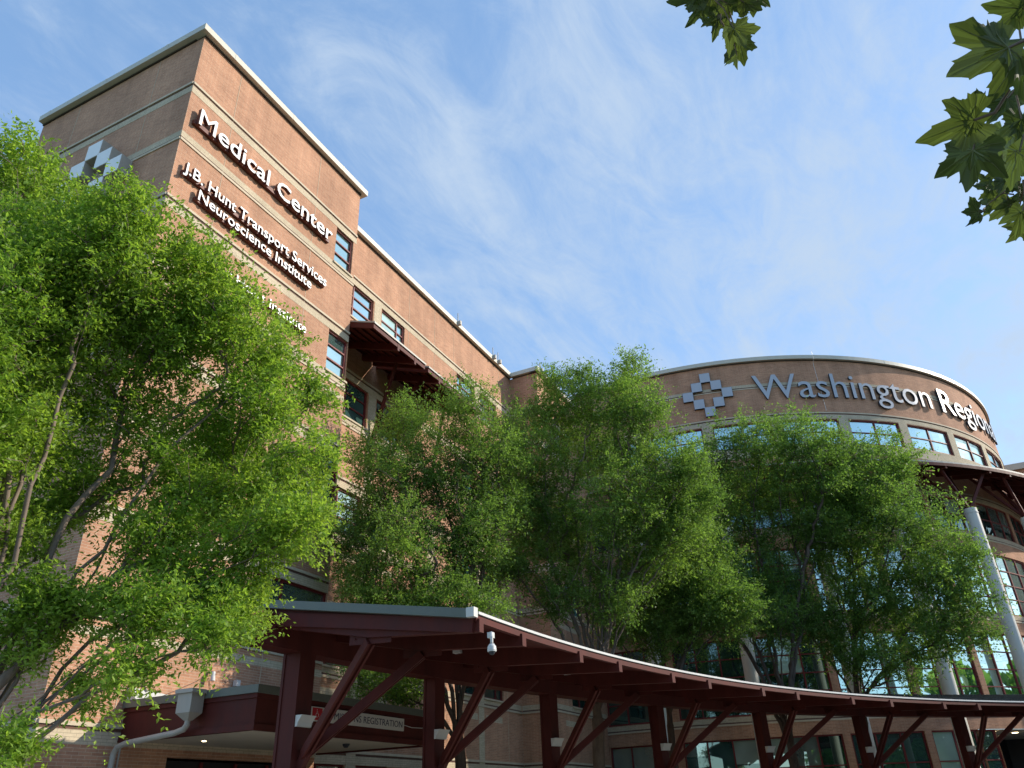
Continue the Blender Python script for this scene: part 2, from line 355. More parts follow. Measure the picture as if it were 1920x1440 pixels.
for s in (15.4, 16.55, 17.7):
    a = MB(); slab(a, fF, s-.04, s+.04, 0, 2.88, -.17, -.12); a.build('door_mullion', M['redframe'], dr)

# ---- wing behind, with its projecting block
WX0, WX1, WY, WZ = 19.46, 36.92, 17.7, 24.6
BX1, BY = 46.6, 15.9
wing = tag(empty('brick_building', (30, 20, 0)), 'long brick wing set back beside the tower, with paired windows behind the trees', 'building')
fW = flatX(WY); fB = flatX(BY); fBL = flatY(WX1)
wops = []; specs = []
for k in range(5):
    c, d = (20.25 if k == 4 else Sk(k)+.02), Hk(k)-.43
    for x0, x1, mm in ((21.05, 23.08, 21.72), (23.72, 25.58, 25.02), (30.52, 32.45, 31.1), (33.05, 34.98, 34.35)):
        wops.append((x0, x1, c, d)); specs.append((x0, x1, c, d, mm, k))
wb = MB(); wall(wb, fW, WX0, WX1, 0, WZ, wops); wall(wb, fBL, BY, WY, 0, WZ)
bops = [(39.2, 41.6, Sk(k)+.02, Hk(k)-.43) for k in range(5)]
wall(wb, fB, WX1, BX1, 0, WZ, bops)
wall(wb, lambda s, z, d: (s, 26+d, z), WX0, 50, 0, WZ)
wb.build('wall', M['brick'], wing)
a = MB(); a.face([(WX0,WY+.3,WZ-.4),(50,WY+.3,WZ-.4),(50,26,WZ-.4),(WX0,26,WZ-.4)]); a.face([(WX1+.3,BY+.3,WZ-.39),(BX1,BY+.3,WZ-.39),(BX1,WY+.5,WZ-.39),(WX1+.3,WY+.5,WZ-.39)]); a.build('roof', M['roofmetal'], wing)
coping(wing, fW, WX0+.2, WX1, WZ); coping(wing, fBL, BY+.352, WY-.222, WZ); coping(wing, fB, WX1-.22, BX1, WZ)
for k in range(5):
    head_band(wing, fW, WX0, WX1, k); head_band(wing, fBL, BY, WY-.05, k); head_band(wing, fB, WX1, BX1, k)
    if k < 4:
        sill_band(wing, fW, WX0, WX1, k)
    sill_band(wing, fBL, BY, WY-.05, k); sill_band(wing, fB, WX1, BX1, k)
    if k < 3:
        for x0, x1 in ((21.3, 23.0), (23.9, 25.4), (30.7, 32.4), (33.2, 34.8), (38.2, 40.5)):
            ff = fB if x0 > 37 else fW
            a = MB(); slab(a, ff, x0, x1, Sk(k)-.95, Sk(k)-.70, -.02, .006); a.build('beige_band', M['beige'], wing)
for x0, x1, z1 in ((23.14, 23.66, 17.2), (27.95, 28.55, 12.5), (32.5, 33.0, 12.5)):
    a = MB(); slab(a, fW, x0, x1, 0, z1, -.02, .014); a.build('pilaster', M['beige'], wing)
for x0, x1 in ((23.14, 23.66), (32.5, 33.0)):
    a = MB(); slab(a, fW, x0, x1, 20.25, 21.92, -.02, .012); a.build('pilaster', M['beige'], wing)
for x0, x1, c, d, mm, k in specs:
    window(wing, fW, x0, x1, c, d, vm=(mm,), hm=(c+(d-c)*.34, c+(d-c)*.67), g='glass' if k == 4 else 'glass_dim_refl')
for o in bops: window(wing, fB, *o, vm=((o[0]+o[1])/2,), hm=(o[2]+.6, o[2]+1.15), g='glass_dim_refl')

for p_, f_, ss, zt in ((tower, fF, (12.55, 16.9), TZ), (tower, fL, (18.0, 22.0), TZ), (wing, fW, (20.9, 25.9, 28.25, 30.2, 35.4), WZ), (wing, fB, (38.6, 42.2), WZ)):
    for s in ss:
        a = MB(); slab(a, f_, s-.007, s+.007, 3.6, zt, -.01, .0095); a.build('control_joint', M['stone'], p_)
# ---- rear block seen past the tower's far edge
rear = tag(empty('brick_building', (16, 30, 0)), 'lower brick block just showing behind the far edge of the tower', 'building')
a = MB(); a.box((11.5, 24.12, 0), (19, 36, 24.0)); a.build('wall', M['brick'], rear)
a = MB(); slab(a, flatY(11.5), 24.12, 36, 24.0, 24.25, -.3, .18); a.build('coping', M['coping'], rear)

# ---- round building
drum = tag(empty('round_building', (DC[0], DC[1], 0)), 'round brick rotunda with the silver lettering and a ring of windows, at right', 'building')
ST = .38
a0, a1 = A2S(-205), A2S(-60)
dops = []; dwin = []
cen = [-124.6-11.03*k for k in range(-4, 8)]
for c in cen:
    s0, s1 = A2S(c+.85), A2S(c+11.03-.85)
    dops.append((s0, s1, 20.27, 21.92)); dwin.append((s0, s1, 20.27, 21.92, 'glass', (0.5,), (.5,)))
    for z0, z1 in ((15.2, 17.25), (10.4, 13.98), (5.45, 9.3)):
        wide = A2S(c+.5), A2S(c+11.03-.5)
        dops.append((*wide, z0, z1)); dwin.append((*wide, z0, z1, 'glass' if c > -160 and z0 < 15 else 'glass_dim_refl', (.33, .67), (.27, .5, .74) if z1-z0 > 3 else (.5,)))
    if c < -140: dops.append((A2S(c+.5), A2S(c+11.03-.5), .9, 4.4)); dwin.append((A2S(c+.5), A2S(c+11.03-.5), .9, 4.4, 'glass_dim_refl', (.33, .67), (.6,)))
dops.append((A2S(-139), A2S(-85), 0, 4.43))
DZ = 26.12
db = MB(); wall(db, arc, a0, a1, 0, DZ, dops, rev=.2, step=ST); db.build('wall', M['brick'], drum)
a = MB(); a.face([arc(A2S(t), DZ-.4, -.3) for t in range(0, 360, 5)]); a.build('roof', M['roofmetal'], drum)
coping(drum, arc, a0, a1, DZ-.04, ST)
a = MB(); slab(a, arc, a0, a1, 24.36, 24.55, -.02, .01, ST); a.build('beige_band', M['beige'], drum)
a = MB(); slab(a, arc, a0, a1, 24.29, 24.36, -.02, .006, ST); a.build('dark_brick_row', M['brick_dark'], drum)
a = MB(); slab(a, arc, a0, a1, 24.22, 24.29, -.02, .03, ST); a.build('string_course', M['stone'], drum)
head_band(drum, arc, a0, a1, 4, ST, H=22.40)
a = MB(); slab(a, arc, a0, a1, 19.6, 20.24, -.02, .012, ST); a.build('beige_band', M['beige'], drum)
for c in cen:
    a = MB(); slab(a, arc, A2S(c-.85), A2S(c+.85), 20.24, 21.97, -.02, .012, ST); a.build('pilaster', M['beige'], drum)
head_band(drum, arc, a0, a1, 3, ST, H=17.70)
for S in (15.17, 10.37, 5.42): sill_band(drum, arc, a0, a1, 0, ST, S=S)
for s0, s1, z0, z1, gm, vs, hs in dwin:
    window(drum, arc, s0, s1, z0, z1, vm=[s0+(s1-s0)*v for v in vs], hm=[z0+(z1-z0)*h for h in hs], g=gm, step=.7, sill=False, fw=.075)
# recessed entrance under the rotunda: ceiling with downlights, dark glazing behind
a = MB(); q = steps(A2S(-139), A2S(-85), 1)
for e, h in zip(q, q[1:]): a.face([arc(e,4.40,0), arc(h,4.40,0), arc(h,4.40,-5), arc(e,4.40,-5)])
a.build('porch_ceiling', M['soffit'], drum)
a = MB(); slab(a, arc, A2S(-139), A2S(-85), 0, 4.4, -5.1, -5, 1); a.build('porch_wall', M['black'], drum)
random.seed(4)
for t, d in ((-133, -1.2), (-129, -2.6), (-125.5, -1.0), (-126, -1.7), (-122, -3.2), (-118, -1.6), (-136, -3.4)):
    a = MB(); p = arc(A2S(t), 4.39, d); a.revolve(p, [(0, -.02), (.14, -.02), (.16, 0)], 12); a.build('downlight', M['lamp'], drum)
a = MB(); a.tube([arc(A2S(-149.4), 26.7, .2), arc(A2S(-149.4), 26.1, .24), arc(A2S(-149.4), 25.9, .04), arc(A2S(-149.2), 22.5, .04)], .013, 6); a.build('lightning_cable', M['drip'], drum)

# ---- far building at the right edge
far = tag(empty('brick_building', (75, -12, 0)), 'distant brick block at the right edge beyond the rotunda', 'building')
a = MB(); a.box((70, -30, 0), (95, -9.3, 24.2)); a.build('wall', M['brick'], far)
a = MB(); slab(a, flatY(70), -30, -9.3, 24.2, 24.7, -.3, .2); a.build('coping', M['coping'], far)
a = MB(); a.box((59, -34, 4.4), (90, -9.6, 7.6)); a.build('spandrel', M['brick'], far)
a = MB(); a.box((61, -34, 0), (90, -3, 4.39)); a.build('dark_backing', M['black'], far)  # near-black box added to hide bright sky behind the porch, coloured as dark interior

# ------------------------------------------------------------------ rods on the copings
rod_lab = {0: 'thin grey rod on the wing parapet, nearest the tower', 1: 'thin grey rod on the wing parapet, left of the close pair', 2: 'thin grey rod on the wing parapet, right of the close pair', 3: 'thin grey rod on the corner of the projecting block parapet'}
for i, (x, y) in enumerate(((30.3, 17.6), (34.4, 17.6), (35.05, 17.6), (37.2, 15.85))):
    a = MB(); a.tube([(x, y-.1, 24.9), (x, y-.1, 25.5-.15*(i == 3))], .025, 8); a.box((x-.07, y-.3, 24.7), (x+.07, y+.02, 24.95))
    tag(a.build('roof_rod', M['grey']), rod_lab[i], 'rod', 'rods on the parapets')

# ------------------------------------------------------------------ lettering
_adv = {}
def glyph(ch, off, ext):
    cu = bpy.data.curves.new('t', 'FONT'); cu.body = ch; cu.size = 1; cu.extrude = ext; cu.offset = off; cu.resolution_u = 3
    ob = bpy.data.objects.new('t', cu); me = bpy.data.meshes.new_from_object(ob); bpy.data.objects.remove(ob); bpy.data.curves.remove(cu)
    n = len(me.vertices); co = np.zeros(n*3, 'f'); me.vertices.foreach_get('co', co)
    return me, co.reshape(-1, 3)
def adv(ch, off=0):
    if ch not in _adv:
        def wdt(t):
            me, co = glyph(t, 0, 0); v = co[:, 0].max()-co[:, 0].min(); bpy.data.meshes.remove(me); return v
        _adv[ch] = wdt('H'+ch+'H')-wdt('HH')
    return _adv[ch]
_me, _co = glyph('H', 0, 0); CAP = float(_co[:, 1].max())
def sign(name, label, text, f, s0, s1, z0, cap, depth, stand, mats, off=.0, raceway=None, step=None, sgn=1, grp=None, skip=0, spaces=1.0):
    """letters of text from s0 to s1 on face map f, baseline z0, cap height cap"""
    root = tag(empty(name, f(s0, z0, stand)), label, 'sign', grp)
    advs = [adv(c)*(spaces if c == ' ' else 1) for c in text]; tot = sum(advs); k = (s1-s0)/tot; kz = cap/CAP
    x = 0
    for ch, ad in zip(text, advs):
        if ch != ' ':
            me, co = glyph(ch, 0 if ch == 'M' else off, .5)
            new = np.array([f(s0+(x+c[0])*k, z0+c[1]*kz, stand+(c[2]+.5)*depth) for c in co], 'f')
            me.vertices.foreach_set('co', new.ravel()); me.materials.clear()
            for mm in mats: me.materials.append(mm)
            for p in me.polygons:
                zc = np.mean([co[v][2] for v in p.vertices]); p.material_index = 0 if zc > .49 else 1; p.use_smooth = False
            me.update(); o = bpy.data.objects.new('letter', me); col.objects.link(o); o.parent = root; o.matrix_parent_inverse = parent_matrix(root).inverted()
        x += ad
    if raceway is not None:
        a = MB()
        for zz0, zz1 in raceway: slab(a, f, s0, s1, zz0, zz1, 0.0, stand+.02, step)
        a.build('raceway', mats[1], root)
    return root
sign('letter_sign', 'large white "Medical Center" letters near the top of the brick tower', 'Medical Center', fF, 11.08, 17.72, 20.68, .66, .14, .10, (M['white'], M['letterside']), .009, [(20.70, 20.86)])
sign('letter_sign', 'white "J.B. Hunt Transport Services" letters, upper of the two small lines on the tower', 'J.B. Hunt Transport Services', fF, 11.08, 17.72, 18.60, .40, .12, .09, (M['white'], M['letterside']), .009, [(18.60, 18.72)])
sign('letter_sign', 'white "Neuroscience Institute" letters, lower of the two small lines on the tower', 'Neuroscience Institute', fF, 11.68, 16.95, 18.02, .38, .12, .09, (M['white'], M['letterside']), .009, [(18.02, 18.14)])
sign('letter_sign', 'white "Walker Heart Institute" letters half hidden by the left tree top', 'Walker Heart Institute', fF, 11.75, 16.95, 16.14, .33, .12, .09, (M['white'], M['letterside']), .009, [(16.14, 16.24)])
sign('letter_sign', 'silver "Washington Regional" letters round the top of the rotunda', 'Washington', arc, A2S(-160.3), A2S(-127.3), 23.36, 1.70, .13, .06, (M['silver'], M['darkside']), -.002)
_w = [o for o in bpy.data.objects if o.get('label', '').startswith('silver "Wash')][0]
_r = sign('letter_sign', 'x', 'Regional', arc, A2S(-125.6), A2S(-101.5), 23.36, 1.70, .13, .06, (M['silver'], M['darkside']), .004)
_m = parent_matrix(_w).inverted()
for ch in list(_r.children): ch.parent = _w; ch.matrix_parent_inverse = _m
bpy.data.objects.remove(_r)
def logo(label, f, s, z, u, d0, d1, mats, step=None, sg=1):
    root = tag(empty('emblem', f(s, z, d0)), label, 'emblem', 'diamond emblems of eight squares')
    for i, j in ((0,2),(1,1),(-1,1),(2,0),(-2,0),(1,-1),(-1,-1),(0,-2)):
        a = MB(); cs, cz = s+sg*i*u, z+j*u; h = u*.55
        slab(a, f, cs-h, cs+h, cz-h, cz+h, d0, d1-.012, step, 1)
        slab(a, f, cs-h+.015, cs+h-.015, cz-h+.015, cz+h-.015, d1-.03, d1, step, 0)
        a.build('square', mats, root)
logo('silver diamond of eight squares on the rotunda, left of the lettering', arc, A2S(-167.72), 24.12, .60, .05, .18, [M['silver'], M['darkside']], .35)
logo('white diamond of eight deep boxes on the shaded side of the tower', fL, 19.57, 19.45, .62, .03, .42, [M['white'], M['grey']])

# ------------------------------------------------------------------ covered walkway (curved)
SC = np.array([11.24, -30.67]); RE, RI = 36.9, 43.0; ZE, SL = 4.49, .165
def wk(deg, r, z): t = R(deg); return (SC[0]+r*math.cos(t), SC[1]+r*math.sin(t), z)
def roofz(r): return ZE+SL*(r-RE)
AE, AB = 89.75, 36.0
walk = tag(empty('covered_walkway', wk(70, 41, 0)), 'curved walkway roof of dark red steel on braced posts, across the bottom', 'walkway')
def ringseg(mb, r0, r1, zf0, zf1, t0=AB, t1=AE, st=1.2, mi=0):
    """curved slab between radii; zf: top z as function of r, zf1: thickness"""
    q = steps(t0, t1, st)
    for e, h in zip(q, q[1:]):
        P = lambda t, r, dz: wk(t, r, zf0(r)-dz)
        mb.face([P(e,r0,0), P(h,r0,0), P(h,r1,0), P(e,r1,0)], None, mi); mb.face([P(e,r0,zf1), P(h,r0,zf1), P(h,r1,zf1), P(e,r1,zf1)], None, mi)
        for r in (r0, r1): mb.face([P(e,r,0), P(h,r,0), P(h,r,zf1), P(e,r,zf1)], None, mi)
    for t in (t0, t1): mb.face([wk(t,r0,zf0(r0)), wk(t,r1,zf0(r1)), wk(t,r1,zf0(r1)-zf1), wk(t,r0,zf0(r0)-zf1)], None, mi)
a = MB(); ringseg(a, RE+.03, RI, roofz, .05)
for t in np.arange(AB, AE, .62): a.prism(wk(t, RE+.05, roofz(RE)+.03), wk(t, RI, roofz(RI)+.03), .035, .05)
a.build('roof', M['roofmetal'], walk)
a = MB(); ringseg(a, RE+.03, RI, lambda r: roofz(r)-.055, .03); a.build('ceiling', M['red'], walk)
a = MB(); ringseg(a, RE-.03, RE+.02, lambda r: ZE+.02, .045, t1=AE-.05); a.build('drip_edge', M['drip'], walk)
a = MB(); ringseg(a, RE, RE+.09, lambda r: ZE-.045, .10); a.build('fascia', M['red'], walk)
a = MB(); a.prism(wk(AE+.12, RE+.12, roofz(RE)-.015), wk(AE+.12, RI, roofz(RI)-.015), .13, .15); a.build('gutter', M['gutter'], walk)
a = MB(); a.prism(wk(AE+.12, RE-.03, roofz(RE)-.01), wk(AE+.12, RE+.12, roofz(RE)-.01), .135, .155); a.build('gutter_cap', M['signwhite'], walk)
a = MB(); a.prism(wk(AE-.02, RE+.06, roofz(RE)-.20), wk(AE-.02, RI-.1, roofz(RI)-.33), .10, .24); a.build('end_beam', M['red'], walk)
# box girder over the posts
GR = 41.45
a = MB(); ringseg(a, GR-.22, GR+.22, lambda r: 5.02, .58, t0=AB, t1=90.9); a.build('girder', M['red'], walk)
posts = [88.4, 82.2, 75.6, 68.3, 60.6, 52.9, 45.2]
raft = [(89.6, 87.2), (83.6, 80.9), (76.95, 74.1), (69.7, 66.8), (62.1, 58.8), (54.3, 51.4), (46.8, 43.9)]
for i, (pa, rr) in enumerate(zip(posts, raft)):
    w_ = .44 if i == 0 else .36
    t = R(pa); er = np.array([math.cos(t), math.sin(t)]); et = np.array([-er[1], er[0]])
    pc = SC+er*GR
    def loc(u, v, z): p = pc+et*u+er*v; return (p[0], p[1], z)
    a = MB()
    for (u0, u1, v0, v1) in ((-w_/2, w_/2, -w_/2, -w_/2+.06), (-w_/2, w_/2, w_/2-.06, w_/2), (-.05, .05, -w_/2+.06, w_/2-.06), (-w_/2+.02, -w_/2+.07, -w_/2+.06, w_/2-.06), (w_/2-.07, w_/2-.02, -w_/2+.06, w_/2-.06)):
        c = [loc(u, v, z) for z in (2.3, 4.44) for u, v in ((u0,v0),(u1,v0),(u1,v1),(u0,v1))]
        for fc in ((0,1,2,3),(4,5,6,7),(0,1,5,4),(1,2,6,5),(2,3,7,6),(3,0,4,7)): a.face([c[j] for j in fc])
    po = a.build('post', M['red'], walk)
    a = MB(); a.revolve((pc[0], pc[1], 0), [(.42, 0), (.42, 2.22), (.45, 2.24), (.45, 2.3), (0, 2.3)], 24); a.build('pier', M['concrete'], po)
    # half-bowl uplight
    a = MB(); n = 10
    for sd in (1,):
        prof = [(.02, -.20), (.05, -.19), (.07, -.12), (.12, -.05), (.16, 0)]
        for (q0, z0), (q1, z1) in zip(prof, prof[1:]):
            a.face([loc(-.20, -w_/2-q0, 3.30+z0), loc(.20, -w_/2-q0, 3.30+z0), loc(.20, -w_/2-q1, 3.30+z1), loc(-.20, -w_/2-q1, 3.30+z1)], None, 0, True)
        for u in (-.20, .20):
            a.face([loc(u, -w_/2, 3.30)]+[loc(u, -w_/2, 3.10)]+[loc(u, -w_/2-q, 3.30+z) for q, z in prof])
    a.build('light_fixture', M['signwhite'], po)
    for r_ in rr:
        rb = MB()
        # rafter: web under the roof, tapering to the tab at the eave
        prof = [(RE-.04, ZE-.10, ZE-.31), (RE+.6, roofz(RE+.6)-.085, ZE-.26), (RE+2.2, roofz(RE+2.2)-.085, ZE-.14), (GR-.2, roofz(GR-.2)-.085, 4.78), (RI-.1, roofz(RI-.1)-.085, roofz(RI-.1)-.4)]
        tn = np.array([-math.sin(R(r_)), math.cos(R(r_))])*.07
        for (r0, zt0, zb0), (r1, zt1, zb1) in zip(prof, prof[1:]):
            P = [np.array(wk(r_, *q)) for q in ((r0, zb0), (r1, zb1), (r1, zt1), (r0, zt0))]
            o3 = np.array([tn[0], tn[1], 0])
            rb.face([p-o3 for p in P]); rb.face([p+o3 for p in P])
            rb.face([P[0]-o3, P[1]-o3, P[1]+o3, P[0]+o3])
        P0 = [np.array(wk(r_, prof[0][0], prof[0][2])), np.array(wk(r_, prof[0][0], prof[0][1]))]
        rb.face([P0[0]-o3, P0[0]+o3, P0[1]+o3, P0[1]-o3]); rb.build('rafter', M['red'], walk)
        sb = MB(); base = loc(0, -w_/2-.12, 2.62); topp = wk(r_, RE+2.2, ZE-.2)
        b_ = np.array(base); t_ = np.array(topp); dd = (t_-b_)/np.linalg.norm(t_-b_); sd_ = np.cross(dd, (0,0,1)); sd_ /= np.linalg.norm(sd_)
        for q in (-.055, .055): sb.prism(b_+sd_*q, t_+sd_*q, .045, .16)
        sb.prism(b_, t_, .07, .07)
        g0 = np.array(wk(r_, RE+1.75, ZE-.16)); g1 = np.array(wk(r_, RE+2.65, ZE-.12)); sb.prism(g0, g1, .02, .20)
        for q in (.25, .55, .85): gp = g0+(g1-g0)*q; sb.prism(gp+sd_*-.03, gp+sd_*.03, .03, .03)
        sb.build('strut', M['red'], walk)
    a = MB(); a.prism(loc(0, -w_/2, 2.35), loc(0, -w_/2-.2, 2.72), .12, .16); a.build('bracket', M['red'], po)
    if i < 6:
        for fr_ in (.35, .75):
            tt = posts[i]+(posts[i+1]-posts[i])*fr_; a = MB(); a.box(tuple(np.array(wk(tt, 39.9, 4.80))-.09), tuple(np.array(wk(tt, 39.9, 4.80))+np.array([.09, .09, .02]))); a.build('downlight', M['drip'], walk)

# security camera under the eave
a = MB(); p = np.array([10.36, 5.38, 3.70]); a.box((p[0]+.03, p[1]+.04, p[2]+.14), (p[0]+.11, p[1]+.12, p[2]+.22)); 
a.tube([p+(.05,.06,.18), p+(-.03,.02,.19), p+(-.06,0,.13), p+(-.06,0,.04)], .022, 10)
sc_ = a.build('camera_arm', M['drip']); 
a2 = MB(); a2.revolve(tuple(p+(-.06,0,-.08)), [(.035, .11), (.06, .075), (.068, .025), (.064, 0), (.0, 0)], 18)
a3 = MB(); a3.revolve(tuple(p+(-.06,0,-.08)), [(.048, 0), (.04, -.028), (.02, -.045), (0, -.05)], 18)
scr = tag(empty('security_camera', tuple(p)), 'white dome camera hanging from a bent arm under the walkway eave', 'camera')
for o in (sc_, a2.build('housing', M['drip']), a3.build('lens_dome', M['darkside'])): o.parent = scr; o.matrix_parent_inverse = parent_matrix(scr).inverted()

# ------------------------------------------------------------------ entrance canopy on the tower
CX0, CX1, CY0, CY1, CZ = 12.82, 19.6, 12.15, 16.0, 4.03
can = tag(empty('entrance_canopy', (16, 14, 0)), 'flat dark red entrance canopy with pale soffit on the tower wall', 'canopy')
def skirt(mb, e, z0, z1):
    x0, x1, y0 = CX0-e, CX1+e, CY0-e
    for (p, q, n) in (((x0, CY1), (x0, y0), 0), ((x0, y0), (x1, y0), 0), ((x1, y0), (x1, CY1), 0)):
        pass
    mb.box((x0, y0, z0), (x0+.08+e, CY1-.003, z1)); mb.box((x0+.08+e, y0, z0), (x1-.08-e, y0+.08+e, z1)); mb.box((x1-.08-e, y0, z0), (x1, CY1-.003, z1))
a = MB(); skirt(a, 0, 3.26, 3.88); a.build('fascia', M['red'], can)
a = MB(); skirt(a, .05, 3.19, 3.31); a.build('lower_flange', M['red'], can)
a = MB(); skirt(a, .04, 3.80, 3.89); a.build('upper_flange', M['red'], can)
a = MB(); skirt(a, .09, 3.89, 4.05); a.build('coping', M['gutter'], can)
a = MB(); a.box((CX0+.1, CY0+.1, 3.23), (CX1-.1, CY1-.004, 3.28)); a.build('soffit', M['soffit'], can)
a = MB(); a.box((CX0+.1, CY0+.1, 3.80), (CX1-.1, CY1-.004, 3.86)); a.build('roof', M['roofmetal'], can)
a = MB(); a.face([(CX0-.05, CY1-.01, 4.05), (CX0+1.6, CY1-.01, 4.12), (CX0+1.6, CY1-.01, 4.25), (CX0-.05, CY1-.01, 4.36)]); a.face([(CX0-.05, CY1-.01, 4.36), (CX0-.05, CY1-.35, 4.05), (CX0-.05, CY1-.01, 4.05)])
a.build('flashing', M['drip'], can)
for x_, y_ in ((14.2, 14.9),):
    a = MB(); a.revolve((x_, y_, 3.225), [(0, -.01), (.04, -.01), (.055, .01)], 12); a.build('downlight', M['lamp'], can)
a = MB(); a.revolve((17.5, 13.4, 3.2), [(0, -.06), (.05, -.06), (.09, 0), (.09, .03)], 12); a.build('sprinkler', M['darkside'], can)
ra = tag(empty('rain_pipe', (CX0, 13.7, 3.5)), 'pale rain pipe with a box head on the left of the entrance canopy', 'downspout')
a = MB(); hx = CX0-.1; yy0, yy1 = 13.52, 13.92
def fr(mb, x0, x1, y0, y1, z0, X0, X1, Y0, Y1, z1):
    A = [(x0,y0,z0),(x1,y0,z0),(x1,y1,z0),(x0,y1,z0)]; B = [(X0,Y0,z1),(X1,Y0,z1),(X1,Y1,z1),(X0,Y1,z1)]
    for i in range(4): j = (i+1) % 4; mb.face([A[i], A[j], B[j], B[i]])
    mb.face(A); mb.face(B)
fr(a, hx-.34, hx, yy0, yy1, 3.60, hx-.34, hx, yy0, yy1, 3.98); fr(a, hx-.39, hx+.002, yy0-.05, yy1+.05, 3.98, hx-.39, hx+.002, yy0-.05, yy1+.05, 4.06)
fr(a, hx-.22, hx-.1, yy0+.14, yy1-.14, 3.46, hx-.34, hx, yy0, yy1, 3.60); o = a.build('rain_head', M['grey'], ra)
a = MB(); a.tube([(hx-.16,13.72,3.50),(hx-.16,13.73,3.38),(hx-.15,13.82,3.30),(hx-.12,14.1,3.25),(hx-.10,15.55,3.14),(hx-.10,15.78,3.08),(hx-.1,15.86,2.95),(hx-.1,15.87,0)], .062, 12); a.build('pipe', M['grey'], ra)
cb = MB(); cb.tube([(12.86,15.97,0),(12.86,15.97,4.25),(12.9,15.97,4.42),(13.1,15.97,4.45),(13.3,15.97,4.3)], .02, 8); tag(cb.build('conduit', M['grey']), 'thin grey conduit up the brick beside the rain pipe', 'conduit')

# sign on the canopy
SY = CY0-.06
sg_ = tag(empty('sign_board', (16.2, SY, 3.6)), 'long pale ADMISSIONS REGISTRATION sign board on the entrance canopy', 'sign')
a = MB(); a.box((14.42, SY-.05, 3.47), (18.08, SY-.0, 3.76)); a.build('panel', M['signwhite'], sg_)
a = MB(); a.box((14.45, SY-.056, 3.49), (14.79, SY-.052, 3.74)); a.build('red_square', M['signred'], sg_)
a = MB(); fP = flatX(SY-.056)
cyq = [(14.60+.012*math.cos(t), SY-.060, 3.70+.014*math.sin(t)) for t in np.arange(8)*math.pi/4]; a.face(cyq)
for p0, p1 in (((14.60, 3.68), (14.60, 3.62)), ((14.60, 3.62), (14.65, 3.62)), ((14.65, 3.62), (14.67, 3.56)), ((14.60, 3.655), (14.64, 3.655))): a.prism((p0[0], SY-.058, p0[1]), (p1[0], SY-.058, p1[1]), .004, .016, up=(0, 1, .01))
wc = [(14.61+.045*math.cos(t), 3.59+.045*math.sin(t)) for t in np.linspace(R(100), R(340), 10)]
for p0, p1 in zip(wc, wc[1:]): a.prism((p0[0], SY-.058, p0[1]), (p1[0], SY-.058, p1[1]), .004, .012, up=(0, 1, .01))
a.build('wheelchair_symbol', M['signwhite'], sg_)
t_ = sign('letter_sign', 'x', 'ADMISSIONS REGISTRATION', flatX(SY-.05), 14.86, 18.02, 3.545, .145, .004, .001, (M['ink'], M['ink']), -.004)
_m = parent_matrix(sg_).inverted()
for ch in list(t_.children): ch.parent = sg_; ch.matrix_parent_inverse = _m
bpy.data.objects.remove(t_)
cb = MB(); cb.tube([(18.08,SY-.02,3.62),(18.5,SY-.02,3.58),(19.0,SY-.02,3.60),(19.4,SY-.02,3.66)], .008, 6); tag(cb.build('cable', M['drip']), 'thin sagging cable from the sign board end to the canopy corner', 'cable')

# small fittings on the tower wall
wl = tag(empty('wall_light', (15.05, 15.9, 4.78)), 'small white flood lamp on the brick above the canopy, left one', 'lamp')
a = MB(); a.prism((15.05, 15.97, 4.92), (15.05, 15.8, 4.9), .06, .06); a.build('bracket', M['darkside'], wl)
a = MB(); a.tube([(15.05, 15.82, 4.92), (15.05, 15.80, 4.70)], [.055, .06], 12); a.build('lamp_head', M['drip'], wl)
a = MB(); a.tube([(15.05,15.98,4.86),(14.6,15.98,4.62),(13.9,15.98,4.3),(13.6,15.98,4.18)], .007, 5); a.tube([(15.08,15.98,4.8),(15.2,15.98,4.5),(15.25,15.98,4.1)], .007, 5); a.build('cable', M['darkside'], wl)
wl = tag(empty('wall_box', (16.0, 15.9, 4.7)), 'small square white box on the brick above the canopy, right one', 'box')
a = MB(); a.box((15.93, 15.86, 4.68), (16.07, 15.985, 4.83)); a.build('case', M['drip'], wl); a = MB(); a.tube([(16.0, 15.92, 4.68), (16.0, 15.92, 4.3)], .015, 8); a.build('conduit', M['grey'], wl)
cb = MB(); cb.tube([(17.98,15.985,5.73),(17.95,15.985,5.2),(17.9,15.985,4.7),(17.75,15.985,4.45),(17.3,15.985,4.2),(16.6,15.985,4.05)], .014, 6); tag(cb.build('cable', M['darkside']), 'dark cable curving down the brick behind the first walkway post', 'cable')

